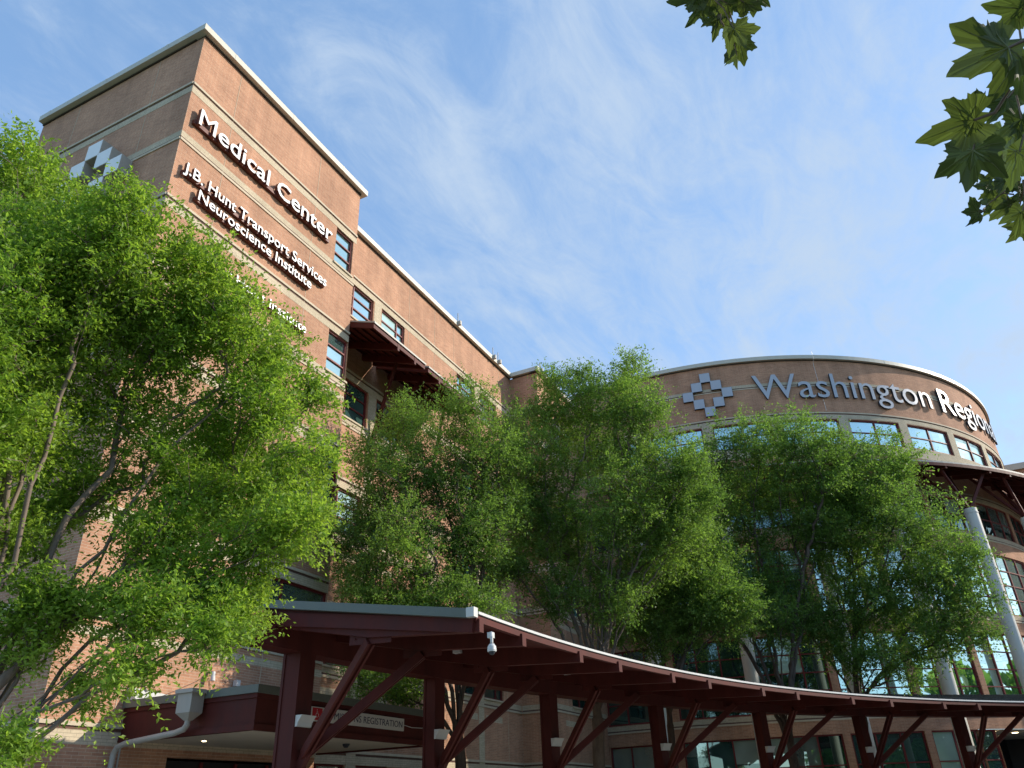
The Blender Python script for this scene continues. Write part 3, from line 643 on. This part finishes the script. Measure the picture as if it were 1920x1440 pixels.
# ------------------------------------------------------------------ sunshade canopies high on the wing
def shade(x0, x1, label, rafters, st_base):
    root = tag(empty('window_canopy', ((x0+x1)/2, 16.3, 17.9)), label, 'canopy', 'sloping steel canopies high on the wing')
    ye, yw, ze, sl = 15.0, 17.66, 17.95, .36
    zz = lambda y: ze+sl*(y-ye)
    def slp(mb, xa, xb, ya, yb, t0, t1):
        P = [(x, y, zz(y)-t) for t in (t0, t1) for x, y in ((xa,ya),(xb,ya),(xb,yb),(xa,yb))]
        for fc in ((0,1,2,3),(4,5,6,7),(0,1,5,4),(1,2,6,5),(2,3,7,6),(3,0,4,7)): mb.face([P[j] for j in fc])
    a = MB(); slp(a, x0, x1, ye, yw, 0, .05); 
    for x in np.arange(x0+.2, x1, .4): slp(a, x-.015, x+.015, ye, yw, -.04, 0)
    a.build('roof', M['roofmetal'], root)
    a = MB(); slp(a, x0+.02, x1-.02, ye+.08, yw, .055, .08)
    for y in np.arange(ye+.45, yw, .42): slp(a, x0+.05, x1-.05, y, y+.05, .08, .17)
    a.build('ceiling', M['red'], root)
    a = MB(); slp(a, x0-.02, x1+.02, ye-.05, ye, -.01, .07); slp(a, x0-.02, x0+.04, ye, yw, -.005, .06); a.build('drip_edge', M['grey'], root)
    a = MB(); slp(a, x0, x1, ye, ye+.07, .075, .28); slp(a, x0, x0+.07, ye+.07, yw, .075, .30); slp(a, x1-.07, x1, ye+.07, yw, .075, .30); a.build('fascia', M['red'], root)
    for x in rafters:
        a = MB(); slp(a, x-.06, x+.06, ye-.01, yw, .10, .42); a.build('rafter', M['red'], root)
    for x in rafters:
        if x == 21.3: continue
        bx = min(st_base, key=lambda q: abs(q-x))
        a = MB(); b_ = np.array((bx, 17.55, 15.35)); t_ = np.array((x, 15.9, zz(15.9)-.38))
        for q in (-.05, .05): a.prism(b_+np.array((q,0,0)), t_+np.array((q,0,0)), .04, .13)
        a.prism(b_, t_, .06, .05); a.build('strut', M['red'], root)
    for bx in st_base:
        a = MB(); a.prism((bx, 17.6, 14.75), (bx, 17.5, 15.45), .16, .14); a.build('bracket', M['red'], root)
shade(19.64, 23.25, 'dark red steel canopy on the wing, touching the tower edge', (21.3, 22.5), (23.4,))
shade(23.5, 28.1, 'dark red steel canopy on the wing, further from the tower', (24.4, 26.4), (23.4, 28.0))

# ------------------------------------------------------------------ ring canopy and columns of the rotunda
rc = tag(empty('ring_canopy', (DC[0]-24, DC[1], 15)), 'dark red steel canopy ringing the rotunda on white columns', 'canopy')
def ra_(deg, r, z): t = R(deg); return (DC[0]+r*math.cos(t), DC[1]+r*math.sin(t), z)
r0c, r1c = 21.78, 25.1
zc_ = lambda r: 17.78+.36*(r1c-r)
def ringc(mb, ra0, ra1, t0, t1, off0, off1, st=1.5):
    q = steps(t0, t1, st)
    for e, h in zip(q, q[1:]):
        for off in (off0, off1): mb.face([ra_(e,ra0,zc_(ra0)-off), ra_(h,ra0,zc_(ra0)-off), ra_(h,ra1,zc_(ra1)-off), ra_(e,ra1,zc_(ra1)-off)])
        for r in (ra0, ra1): mb.face([ra_(e,r,zc_(r)-off0), ra_(h,r,zc_(r)-off0), ra_(h,r,zc_(r)-off1), ra_(e,r,zc_(r)-off1)])
a = MB(); ringc(a, r0c, r1c, -186, -75, 0, .05)
for t in np.arange(-185.5, -75, 1.0): a.prism(ra_(t, r0c, zc_(r0c)+.02), ra_(t, r1c, zc_(r1c)+.02), .03, .05)
a.build('roof', M['roofmetal'], rc)
a = MB(); ringc(a, r1c-.06, r1c+.05, -186, -75, -.03, .06); a.build('drip_edge', M['grey'], rc)
a = MB(); ringc(a, r1c-.02, r1c+.06, -186, -75, .06, .24); a.build('fascia', M['red'], rc)
a = MB(); ringc(a, r0c, r1c-.04, -186, -75, .055, .08)
for r in (22.3, 22.9, 23.5, 24.1, 24.7): ringc(a, r, r+.05, -186, -75, .08, .18)
a.build('ceiling', M['red'], rc)
ccen = [-124.6-11.03*k for k in range(-1, 6)]
for c in ccen:
    for dt in (-3.6, 3.6):
        a = MB(); t = c+dt; tn = np.array((-math.sin(R(t)), math.cos(R(t)), 0))*.06
        P = [np.array(ra_(t, r, zc_(r)-o_)) for r, o_ in ((r0c, .5), (r1c+.04, .38), (r1c+.04, .08), (r0c, .08))]
        a.face([p-tn for p in P]); a.face([p+tn for p in P]); a.face([P[0]-tn, P[1]-tn, P[1]+tn, P[0]+tn]); a.face([P[1]-tn, P[2]-tn, P[2]+tn, P[1]+tn]); a.build('rafter', M['red'], rc)
    b0 = np.array(ra_(c, 24.35, 15.35))
    for dt, r in ((-3.6, 24.7), (3.6, 24.7), (-3.0, 22.6), (3.0, 22.6)):
        a = MB(); tt = np.array(ra_(c+dt, r, zc_(r)-.35)); sd_ = np.cross(tt-b0, (0,0,1)); sd_ /= np.linalg.norm(sd_)
        a.prism(b0, tt, .11, .12); a.prism(b0+sd_*.06, tt+sd_*.06, .03, .16); a.build('strut', M['red'], rc)
    a = MB(); p = ra_(c, 24.35, 0); a.revolve(p, [(.34, 0), (.34, 15.1), (.37, 15.1), (.37, 15.14), (.34, 15.14), (.34, 15.38), (0, 15.40)], 28); a.build('column', M['column'], rc)
# crown clumps: x, y, z, radius
LTC = [[3.69,8.66,8.96,0.51],[4.6,8.97,9.2,0.5],[4.46,7.23,8.1,0.45],[4.04,8.23,7.67,0.8],[4.54,7.57,7.44,0.73],[5.3,6.9,7.96,0.46],[5.75,6.8,7.32,0.57],[5.58,7.39,7.13,0.75],[4.63,8.15,6.61,0.89],[6.73,6.97,7.38,0.52],[6.51,6.81,6.47,0.63],[7.44,6.7,6.92,0.3],[6.62,6.02,5.5,0.45],[6.87,7.85,6.17,0.75],[6.3,5.79,4.54,0.44],[6.8,7.29,5.11,0.59],[4.5,8.27,5.53,0.57],[5.62,7.94,6.21,0.67],[3.52,8.08,6.59,0.84],[3.83,8.07,5.2,0.8],[6.3,6.37,3.83,0.33],[6.05,6.88,3.93,0.53],[5.3,6.49,3.5,0.39],[6.26,6.23,4.36,0.39],[4.84,7.65,3.67,0.29],[4.89,7.64,3.29,0.32],[5.05,6.34,2.97,0.26],[4.36,6.76,2.29,0.17],[5.35,7.3,2.79,0.19],[5.55,5.92,3.22,0.17]]
M1C = [[20.36,11.52,13.47,1.13],[20.58,13.82,13.63,0.96],[20.91,11.12,12.11,1.26],[20.37,12.87,11.72,1.36],[18.75,13.53,10.91,0.9],[19.27,14.45,9.82,0.92],[21.11,12.37,10.16,1.53],[18.53,12.49,8.59,1.22],[19.27,14.72,8.48,0.74],[21.72,12.12,8.3,1.16],[20.4,13.09,7.48,0.95],[18.82,13.27,6.88,0.69],[21.73,10.99,10.45,0.94],[18.33,13.16,4.84,0.76],[19.57,12.94,4.74,0.66]]
M2C = [[24.74,10.66,14.82,1.08],[25.17,9.55,15.43,1.22],[25.23,7.83,15.12,1.13],[25.13,6.92,14.38,1.21],[26.68,9.05,13.84,1.81],[24.54,10.47,12.69,1.5],[26.01,6.67,12.82,1.52],[26.78,6.57,11.48,1.34],[24.9,8.06,10.68,1.83],[25.79,10.48,10.98,1.53],[24.12,10.9,9.03,1.05],[26.13,9.75,8.55,1.3],[27.09,7.97,9.28,1.52],[25.78,5.32,12.02,0.83],[26.44,6.88,9.92,1.15],[26.2,10.5,10.07,0.92]]
M3C = [[29.96,7.26,8.59,1.54],[29.53,5.81,8.01,1.18],[29.76,8.93,7.65,1.1],[30.79,5.78,7.44,0.77],[29.94,8.16,9.02,1.29],[30.31,9.9,8.6,1.02],[30.35,7.13,7.33,0.88],[31.18,6.29,9.99,1.26],[29.54,6.62,10.71,1.1]]
R1C = [[34.08,4.4,16.13,1.35],[35.99,2.86,16.95,1.36],[34.83,3.77,14.41,2.07],[34.39,1.69,15.62,1.34],[36.0,5.44,14.62,1.56],[34.31,6.42,13.22,1.33],[35.57,5.26,12.35,1.77],[35.73,3.34,12.56,1.82],[35.68,6.68,11.36,1.44],[35.31,4.7,10.01,1.47],[35.78,3.55,8.79,1.17],[34.88,1.43,13.94,1.16]]
R2C = [[36.7,0.07,15.2,1.41],[38.3,-1.54,15.57,1.42],[37.11,-0.41,13.54,1.84],[38.3,-1.6,14.3,.9],[37.7,1.49,13.58,1.59],[37.6,0.99,11.66,2.11],[36.28,-1.23,11.41,1.96],[38.4,-2.37,10.7,1.43],[37.03,-3.23,10.11,0.79],[37.5,0.15,9.58,2.08],[37.04,-1.35,8.82,1.63],[36.56,-1.94,7.37,1.08],[38.35,-0.12,7.43,1.48],[37.46,1.63,8.85,1.54],[35.99,1.24,6.49,0.91],[37.53,2.42,7.37,1.22]]
LTC += [[7.11,6.3,5.09,0.27],[5.95,6.21,3.43,0.31],[5.76,7.18,4.45,0.47],[5.46,8.38,5.24,0.52],[5.28,8.85,4.87,0.45],[6.05,7.45,5.25,0.57],[5.32,7.01,3.63,0.31],[5.06,7.44,3.58,0.26],[7.07,7.07,5.52,0.45],[5.32,7.87,7.14,0.61],[4.56,8.9,7.03,0.71],[4.59,8.32,4.33,0.55]]
M1C += [[18.47,13.7,7.34,0.82],[18.42,14.59,9.09,0.77],[19.69,13.73,10.17,1.06],[19.69,11.89,7.02,0.9],[20.69,11.15,9.1,1.03],[21.92,10.94,11.85,0.92],[22.55,10.79,13.28,0.86],[19.23,14.37,12.21,0.82],[20.23,10.94,6.69,0.74],[19.03,12.55,6.38,0.73]]
M2C += [[24.18,10.85,10.58,1.17],[24.42,10.3,7.9,1.04],[25.58,8.64,7.54,0.96],[26.76,6.35,10.11,1.2],[27.44,5.55,11.39,0.93],[23.38,11.37,8.93,0.75],[26.03,7.18,16.63,0.75],[25.99,8.99,16.63,0.76],[25.54,10.19,16.87,0.66],[24.3,11.29,11.52,0.89]]
M3C += [[29.4,8.13,7.2,0.97],[29.61,6.43,8.01,1.08],[29.79,4.98,7.95,0.75],[28.4,9.67,7.42,0.85]]
R1C += [[34.06,7.16,12.02,1.14],[34.45,6.2,15.6,1.18],[33.68,7.49,10.77,1.12],[33.99,5.92,9.44,1.23],[34.21,4.47,7.96,1.22],[35.99,0.86,15.52,1.07],[35.94,2.12,11.9,1.3],[34.05,5.55,7.85,0.97]]
R2C += [[37.99,0.76,13.79,1.66],[36.94,-2.18,8.91,1.31],[36.87,-3.07,8.55,0.92],[36.89,-2.84,7.11,0.73],[36.98,-1.09,7.11,1.17],[37.44,2.1,6.88,1.05],[36.93,2.27,10.72,1.46],[37.0,0.21,6.0,0.91],[36.83,3.52,8.07,1.17]]
# ------------------------------------------------------------------ trees
def grow(base, fork, clumps, ntips, seed, wig=.12, step=.35, base_r=.0):
    rs = np.random.RandomState(seed)
    P = [np.array(base, float)]; par = [-1]
    n = max(2, int(np.linalg.norm(np.array(fork)-base)/.4))
    for i in range(1, n+1):
        P.append(np.array(base)+(np.array(fork)-base)*i/n+rs.randn(3)*.015); par.append(len(P)-2)
    fk = len(P)-1
    cl = np.array(clumps)
    def path(start, tgt, up, nseg):
        a = P[start]; d = np.linalg.norm(tgt-a); c = a+np.array([0, 0, 1.])*d*up+(tgt-a)*.25
        prev = start
        for i in range(1, nseg+1):
            t = i/nseg; q = (1-t)**2*a+2*t*(1-t)*c+t*t*tgt
            if i < nseg: q = q+rs.randn(3)*wig*d/nseg*.8
            P.append(q); par.append(prev); prev = len(P)-1
        return prev
    def ln_(A): return np.linalg.norm(A-P[fk], axis=1)
    def turn(A, o, v, d):
        dirs = np.array([P[i]-P[par[i]] for i in range(o, len(P))]); dirs /= np.linalg.norm(dirs, axis=1, keepdims=True)+1e-9
        return 1-np.sum(dirs*v, axis=1)/(d+1e-9)
    order = np.argsort([np.linalg.norm(c[:3]-P[fk]) for c in cl])
    for ci in order:
        c = cl[ci]; tgt = c[:3]-np.array([0, 0, c[3]*.35])
        A = np.array(P[fk:]); d = np.linalg.norm(A-tgt, axis=1)
        ang = turn(A, fk, tgt-A, d)
        j = int(np.argmin(d*(1+1.7*ang)+.5*ln_(A)))+fk
        if rs.rand() < .45: j = fk-rs.randint(0, 2)
        dd = np.linalg.norm(P[j]-tgt); path(j, tgt, .30, max(3, int(dd/step)))
    w_ = cl[:, 3]**1.7; w_ /= w_.sum()
    tips = []
    for _ in range(ntips):
        c = cl[rs.choice(len(cl), p=w_)]; v = rs.randn(3); v /= np.linalg.norm(v); v[2] = v[2]*.9+.12
        tips.append(c[:3]+v*c[3]*(rs.rand()**.45)*(1.02+.22*rs.rand()**3))
    tips = np.array(tips); c0 = P[fk]
    tips = tips[np.argsort(np.linalg.norm(tips-c0, axis=1))]
    ends = []
    for tp in tips:
        A = np.array(P[fk:]); v = tp-A; d = np.linalg.norm(v, axis=1)+1e-6
        low = np.maximum(0, .2*d-v[:, 2])
        j = int(np.argmin(d*(1+1.5*turn(A, fk, v, d))+.8*low))+fk
        dd = np.linalg.norm(P[j]-tp); e = path(j, tp, .12, max(2, int(dd/(step*.8)))); ends.append(e)
    P = np.array(P); par = np.array(par)
    w3 = np.zeros(len(P)); kids = np.zeros(len(P), int)
    for i in range(len(P)-1, 0, -1):
        if kids[i] == 0: w3[i] = 1
        w3[par[i]] += w3[i]; kids[par[i]] += 1
    return P, par, w3, np.array(ends)
def branch_mesh(name, P, par, w3, rmax, material, parent, expo=.42, rmin=.004):
    rad = np.maximum(rmin, rmax*(w3/w3[0])**expo)
    V = []; Fc = []; base = 0
    idx = np.arange(1, len(P))
    for nn, sel in ((9, rad[idx] > rmax*.35), (5, (rad[idx] <= rmax*.35) & (rad[idx] > rmax*.08)), (3, rad[idx] <= rmax*.08)):
        I = idx[sel]
        if not len(I): continue
        A = P[par[I]]; B = P[I]; d = B-A; ln = np.linalg.norm(d, axis=1, keepdims=True)+1e-9; d = d/ln
        ref = np.where(np.abs(d[:, 2:3]) < .95, np.array([[0, 0, 1.]]), np.array([[1., 0, 0]]))
        u = np.cross(d, ref); u /= np.linalg.norm(u, axis=1, keepdims=True); v = np.cross(d, u)
        ra = np.minimum(rad[par[I]], rad[I]*1.25)[:, None]; rb = rad[I][:, None]
        ring = []
        for k in range(nn):
            t = 2*math.pi*k/nn; o = math.cos(t)*u+math.sin(t)*v
            ring.append((A-d*ra*.3+o*ra, B+o*rb))
        vv = np.stack([r[0] for r in ring]+[r[1] for r in ring], 1)   # n, 2nn, 3
        m_ = len(I); V.append(vv.reshape(-1, 3))
        offs = base+np.arange(m_)[:, None]*2*nn
        for k in range(nn):
            j = (k+1) % nn; Fc.append(np.concatenate([offs+k, offs+j, offs+nn+j, offs+nn+k], 1))
        base += m_*2*nn
    V = np.concatenate(V); Fc = np.concatenate(Fc)
    return raw_mesh(name, V, Fc, material, parent, True)
def raw_mesh(name, V, Fc, material, parent, smooth=False):
    me = bpy.data.meshes.new(name); me.vertices.add(len(V)); me.vertices.foreach_set('co', V.astype('f').ravel())
    k = Fc.shape[1]; me.loops.add(Fc.size); me.loops.foreach_set('vertex_index', Fc.astype('i').ravel())
    me.polygons.add(len(Fc)); me.polygons.foreach_set('loop_start', np.arange(0, Fc.size, k, dtype='i')); 
    me.polygons.foreach_set('use_smooth', np.full(len(Fc), smooth)); me.materials.append(material); me.update(calc_edges=True)
    o = bpy.data.objects.new(name, me); col.objects.link(o)
    if parent: o.parent = parent; o.matrix_parent_inverse = parent_matrix(parent).inverted()
    return o
def leaf_quads(C_, D_, size, rs, droop=.25, wid=.46):
    """rhombic leaves at C_, pointing roughly along D_"""
    n = len(C_); d = D_+rs.randn(n, 3)*.75; d[:, 2] -= droop; d /= np.linalg.norm(d, axis=1, keepdims=True)
    up = np.array([0, 0, 1.])+rs.randn(n, 3)*.55; s = np.cross(d, up); s /= np.linalg.norm(s, axis=1, keepdims=True)+1e-9
    L_ = size*(.65+.7*rs.rand(n, 1)); W_ = L_*wid
    nrm = np.cross(s, d)
    a = C_; b = C_+d*L_*.45+s*W_*.5+nrm*L_*.06; c = C_+d*L_; e = C_+d*L_*.45-s*W_*.5+nrm*L_*.06
    V = np.stack([a, b, c, e], 1).reshape(-1, 3); Fc = np.arange(n*4).reshape(-1, 4)
    return V, Fc
def tree(name, label, base, fork, clumps, ntips, nleaf, size, rmax, seed, lm, bm, group=None, spread=.22, spray=.5, expo=.5):
    root = tag(empty(name, tuple(base)), label, 'tree', group)
    P, par, w3, ends = grow(np.array(base, float), np.array(fork, float), clumps, ntips, seed)
    branch_mesh('trunk', P, par, w3, rmax, bm, root, expo)
    rs = np.random.RandomState(seed+7)
    # sprays: short drooping twigs off every end, leaves in two ranks along them
    e = ends[rs.randint(0, len(ends), nleaf//14)]
    tipd = P[e]-P[par[e]]; tipd /= np.linalg.norm(tipd, axis=1, keepdims=True)+1e-9
    sd = tipd*.7+rs.randn(len(e), 3)*.6+np.array([0, 0, .25]); sd /= np.linalg.norm(sd, axis=1, keepdims=True)
    ln = spray*(.5+rs.rand(len(e), 1))
    t0 = rs.rand(len(e), 1); st = P[e]*t0+P[par[e]]*(1-t0)+rs.randn(len(e), 3)*spread*.3
    C_ = []; D_ = []
    side = np.cross(sd, np.array([0, 0, 1.])); side /= np.linalg.norm(side, axis=1, keepdims=True)+1e-9
    for k in range(14):
        t = (k+1)/14.; sg = 1 if k % 2 else -1
        C_.append(st+sd*ln*t-np.array([0, 0, .18])*ln*t*t); D_.append(sd*.6+side*sg*.8)
    C_ = np.concatenate(C_); D_ = np.concatenate(D_); C_ += rs.randn(*C_.shape)*size*.35
    V, Fc = leaf_quads(C_, D_, size, rs); raw_mesh('crown', V, Fc, lm, root)
    return root
LTC = [[x+.02*0, y, z-.12, r*.98] for x, y, z, r in LTC]
tree('street_tree', 'big bright green tree filling the left side, nearest the camera', (4.2, 7.6, 0), (4.62, 7.9, 1.75), LTC, 3600, 260000, .058, .115, 3, M['leaf'], M['bark'], None, spray=.26, expo=.5)
G = 'leafy trees in the court behind the walkway'
tree('court_tree', 'green tree behind the walkway right beside the tower edge', (21.1, 11.9, 0), (21.0, 12.1, 3.6), [[x, y, z, r*(1.12 if r < 1.1 else 1.0)] for x, y, z, r in M1C], 2300, 185000, .085, .16, 11, M['leaf2'], M['bark2'], G, spray=.55)
tree('court_tree', 'tallest green tree in the middle, rising above the roofline', (26.2, 9.9, 0), (26.0, 9.7, 4.6), M2C, 2400, 185000, .095, .2, 12, M['leaf2'], M['bark'], G, spray=.6)
tree('court_tree', 'low light green tree between the middle tree and the rotunda columns', (30.3, 8.7, 0), (30.2, 8.4, 4.6), [[x, y, z, r*1.1] for x, y, z, r in M3C], 1200, 90000, .10, .13, 13, M['leaf2'], M['bark2'], G, spray=.55)
tree('court_tree', 'dark green many-stemmed tree under the silver emblem', (35.6, 5.2, 0), (35.5, 5.1, 3.6), R1C, 1500, 105000, .115, .19, 14, M['leaf2'], M['bark2'], G, spray=.65)
tree('court_tree', 'wide green tree in front of the rightmost white column', (38.9, 2.7, 0), (38.8, 2.4, 4.8), R2C, 1900, 130000, .12, .2, 15, M['leaf2'], M['bark2'], G, spray=.7)

# ---- plane tree overhead: trunk out of view, two sprays reach into the picture
def at(px, py, rng):
    d = RW @ np.array([px-960., py-720., F]); d /= np.linalg.norm(d); return EYE+d*rng
_lobes = [(0, 1.0), (52, .86), (-52, .86), (108, .55), (-108, .55)]
def plane_leaf(mb, base, dirv, nrm, size, rs, bend=.25):
    """five-lobed toothed leaf; base = petiole joint, dirv = axis, nrm = face normal"""
    d = dirv/np.linalg.norm(dirv); n_ = nrm-nrm.dot(d)*d; n_ /= np.linalg.norm(n_); s_ = np.cross(d, n_)
    c = base+d*size*.30
    pts = []; lk = .80+.34*rs.rand(5); n_ = n_
    ths = sorted(set([-150+300*i/63. for i in range(64)]+[a_ for a_, l_ in _lobes]+[a_+o_ for a_, l_ in _lobes for o_ in (-14.5, 15.5)]))
    for i, th in enumerate(ths):
        rr = .33
        for (a_, l_), k_ in zip(_lobes, lk):
            l_ = l_*k_; dl = abs(th-a_); wd = 28
            if dl < wd: rr = max(rr, .34+(l_*.74-.34)*(1-dl/wd)**1.3)
        tooth = any(abs(abs(th-a_)-15) < .6 for a_, l_ in _lobes); rr *= 1.13 if tooth else 1+(.09 if i % 4 == 0 else -.02)*rs.rand(); pts.append((math.cos(R(th))*rr*size, math.sin(R(th))*rr*size))
    ph = rs.rand()*6
    def P3(x, y): q = (x*x+y*y)/(size*size); return c+d*x+s_*y-n_*size*bend*q+n_*.09*size*math.sin(y/size*7+ph)+n_*.04*size*math.sin(x/size*11+ph*2)
    ring = [P3(*p) for p in pts]; mid = [P3(p[0]*.5, p[1]*.5) for p in pts]
    for i in range(len(ths)-1):
        mb.face([mid[i], ring[i], ring[i+1], mid[i+1]], None, 0, True); mb.face([c, mid[i], mid[i+1]], None, 0, True)
    mb.face([base, mid[0], c, mid[-1]], None, 0, True)
    for (a_, l_), k_ in zip(_lobes, lk):
        l_ = l_*k_
        vp = [P3(math.cos(R(a_))*size*l_*.66*k, math.sin(R(a_))*size*l_*.66*k)-0*d for k in (0, .33, .66, 1)]
        for off in (.0012,): mb.tube([q+n_*off for q in vp], [.0016, .0012, .0009, .0004], 4, 1)
sy = tag(empty('plane_tree', (2.6, -3.2, 0)), 'overhanging plane tree with large lobed leaves entering at the top right', 'tree')
tw = MB(); lv = MB(); rs = np.random.RandomState(5)
tw.tube([(2.6,-3.2,0),(2.6,-3.15,1.5),(2.55,-3.1,3.2),(2.7,-2.9,4.6),(2.9,-2.6,5.8),(3.0,-2.5,7)], [.24,.2,.18,.15,.11,.05], 14)
def limb(pts, r0, r1):
    pts = [np.array(p, float) for p in pts]; n = len(pts); tw.tube(pts, [r0+(r1-r0)*i/(n-1) for i in range(n)], 8)
limb([(2.55,-3.1,3.2),(2.7,-2.2,3.9),at(2080,-20,2.9),at(1960,60,2.4)], .09, .012)
limb([(2.7,-2.9,4.6),(2.6,-1.6,5.1),at(1500,-260,4.4),at(1340,-40,3.9)], .08, .010)
def leaf_at(px, py, rng, ang, size, tilt=.5, bend=.25, stem=None):
    """leaf whose blade centre shows at (px,py); ang = image direction the tip points (deg, 0 right, 90 up)"""
    c = at(px, py, rng); view = (c-EYE)/np.linalg.norm(c-EYE)
    d = RW @ np.array([math.cos(R(ang)), -math.sin(R(ang)), 0.]); d = d+view*(rs.rand()-.5)*tilt*1.6
    nrm = -view+rs.randn(3)*tilt*.6
    d /= np.linalg.norm(d); base = c-d*size*.45
    plane_leaf(lv, base, d, nrm, size, rs, bend)
    st_ = base if stem is None else at(*stem)
    e_ = st_ if stem is not None else base-d*size*.5+np.array([0, 0, .03])+rs.randn(3)*.02
    tw.tube([base+d*size*.3, base, (base+e_)/2+rs.randn(3)*.008, e_], [.0022, .003, .003, .0035], 6)
leaf_at(1868, 100, 1.6, 205, .15, .35, .30, (1960, 30, 1.75)); leaf_at(1808, 232, 1.6, 200, .112, .3, .2, (1862, 160, 1.65)); leaf_at(1822, 300, 1.75, 262, .12, .5)
leaf_at(1905, 15, 2.2, 175, .11, .5); leaf_at(1908, 300, 2.3, 255, .13, .6); leaf_at(1880, 195, 3.0, 230, .14, .6); leaf_at(1916, 140, 2.6, 270, .16, .5)
leaf_at(1880, 258, 3.2, 250, .15, .5); leaf_at(1917, 235, 2.9, 280, .14, .5)
for px, py, a_ in ((1850, 345, 200), (1880, 340, 250), (1905, 345, 280), (1860, 385, 215), (1835, 400, 200), (1890, 385, 255), (1915, 400, 250), (1908, 430, 230), (1875, 310, 240), (1900, 315, 270), (1918, 365, 200), (1870, 365, 280)):
    leaf_at(px+rs.randn()*3, py+rs.randn()*3, 3.6+rs.rand()*.5, a_+rs.randn()*15, .105+.03*rs.rand(), .8, .35)
for px, py, a_ in ((1312, 20, 235), (1345, 42, 265), (1352, 18, 280), (1388, 88, 285), (1382, 62, 300), (1372, 12, 320), (1402, 8, 325), (1325, 2, 200), (1395, -12, 20), (1422, -4, 330), (1298, -8, 190), (1378, 100, 260)):
    leaf_at(px, py, 3.7+rs.rand()*.3, a_+rs.randn()*10, .12+.05*rs.rand(), .7, .3)
limb([at(1330,-60,3.9), at(1348,0,3.85), at(1352,40,3.8), at(1376,78,3.8), at(1382,104,3.8)], .006, .002)
limb([at(1990,220,3.6), at(1930,300,3.7), at(1895,350,3.8), at(1850,385,3.9)], .008, .002)
limb([at(1940,280,3.6), at(1915,370,3.8), at(1905,425,3.9)], .005, .002)
for _ in range(420):   # the rest of the crown, above and right of the view
    c = np.array([3.0, -1.9, 5.6])+rs.randn(3)*np.array([1.3, 1.3, .9])
    v = RW.T @ (c-EYE); px, py = 960+F*v[0]/v[2], 720+F*v[1]/v[2]
    if v[2] > 0 and -60 < px < 2010 and py > -60: continue
    d = rs.randn(3); d[2] -= .8; plane_leaf(lv, c, d, np.array([0, 0, 1.])+rs.randn(3)*.5, .13+.06*rs.rand(), rs, .25)
for k in range(16):
    e_ = np.array([3.0, -1.9, 5.6])+rs.randn(3)*np.array([1.0, 1.0, .6]); v = RW.T @ (e_-EYE)
    if v[2] > 0 and 720+F*v[1]/v[2] > -80 and 960+F*v[0]/v[2] < 2000: continue
    limb([(2.75,-2.8,4.9+.1*k), (np.array((2.75,-2.8,5.2))+e_)/2+np.array([0,0,.3]), e_], .04, .006)
tw.build('trunk', M['bark'], sy); lv.build('crown', [M['syc'], M['vein']], sy)

# ---- wood across the road behind the viewer: seen only in the glass
rs = np.random.RandomState(9); cs = []
for i in range(70):
    t = i/69.; x = -70+190*t; y = -62-12*rs.rand()+18*abs(t-.5); cs.append((x, y, 5+5*rs.rand(), 4.5+2.5*rs.rand()))
cs = np.array(cs); n = 26000; k = rs.randint(0, len(cs), n); v = rs.randn(n, 3); v /= np.linalg.norm(v, axis=1, keepdims=True)
C_ = cs[k, :3]+v*cs[k, 3:4]*(.75+.3*rs.rand(n, 1)); C_[:, 2] = np.abs(C_[:, 2])
V, Fc = leaf_quads(C_, v, 1.5, rs, wid=.8); wd = raw_mesh('wood', V, Fc, M['leaf2'], None); tag(wd, kind='stuff'); wd['label'] = 'far row of trees across the road, reflected in the glass'; wd['category'] = 'trees'
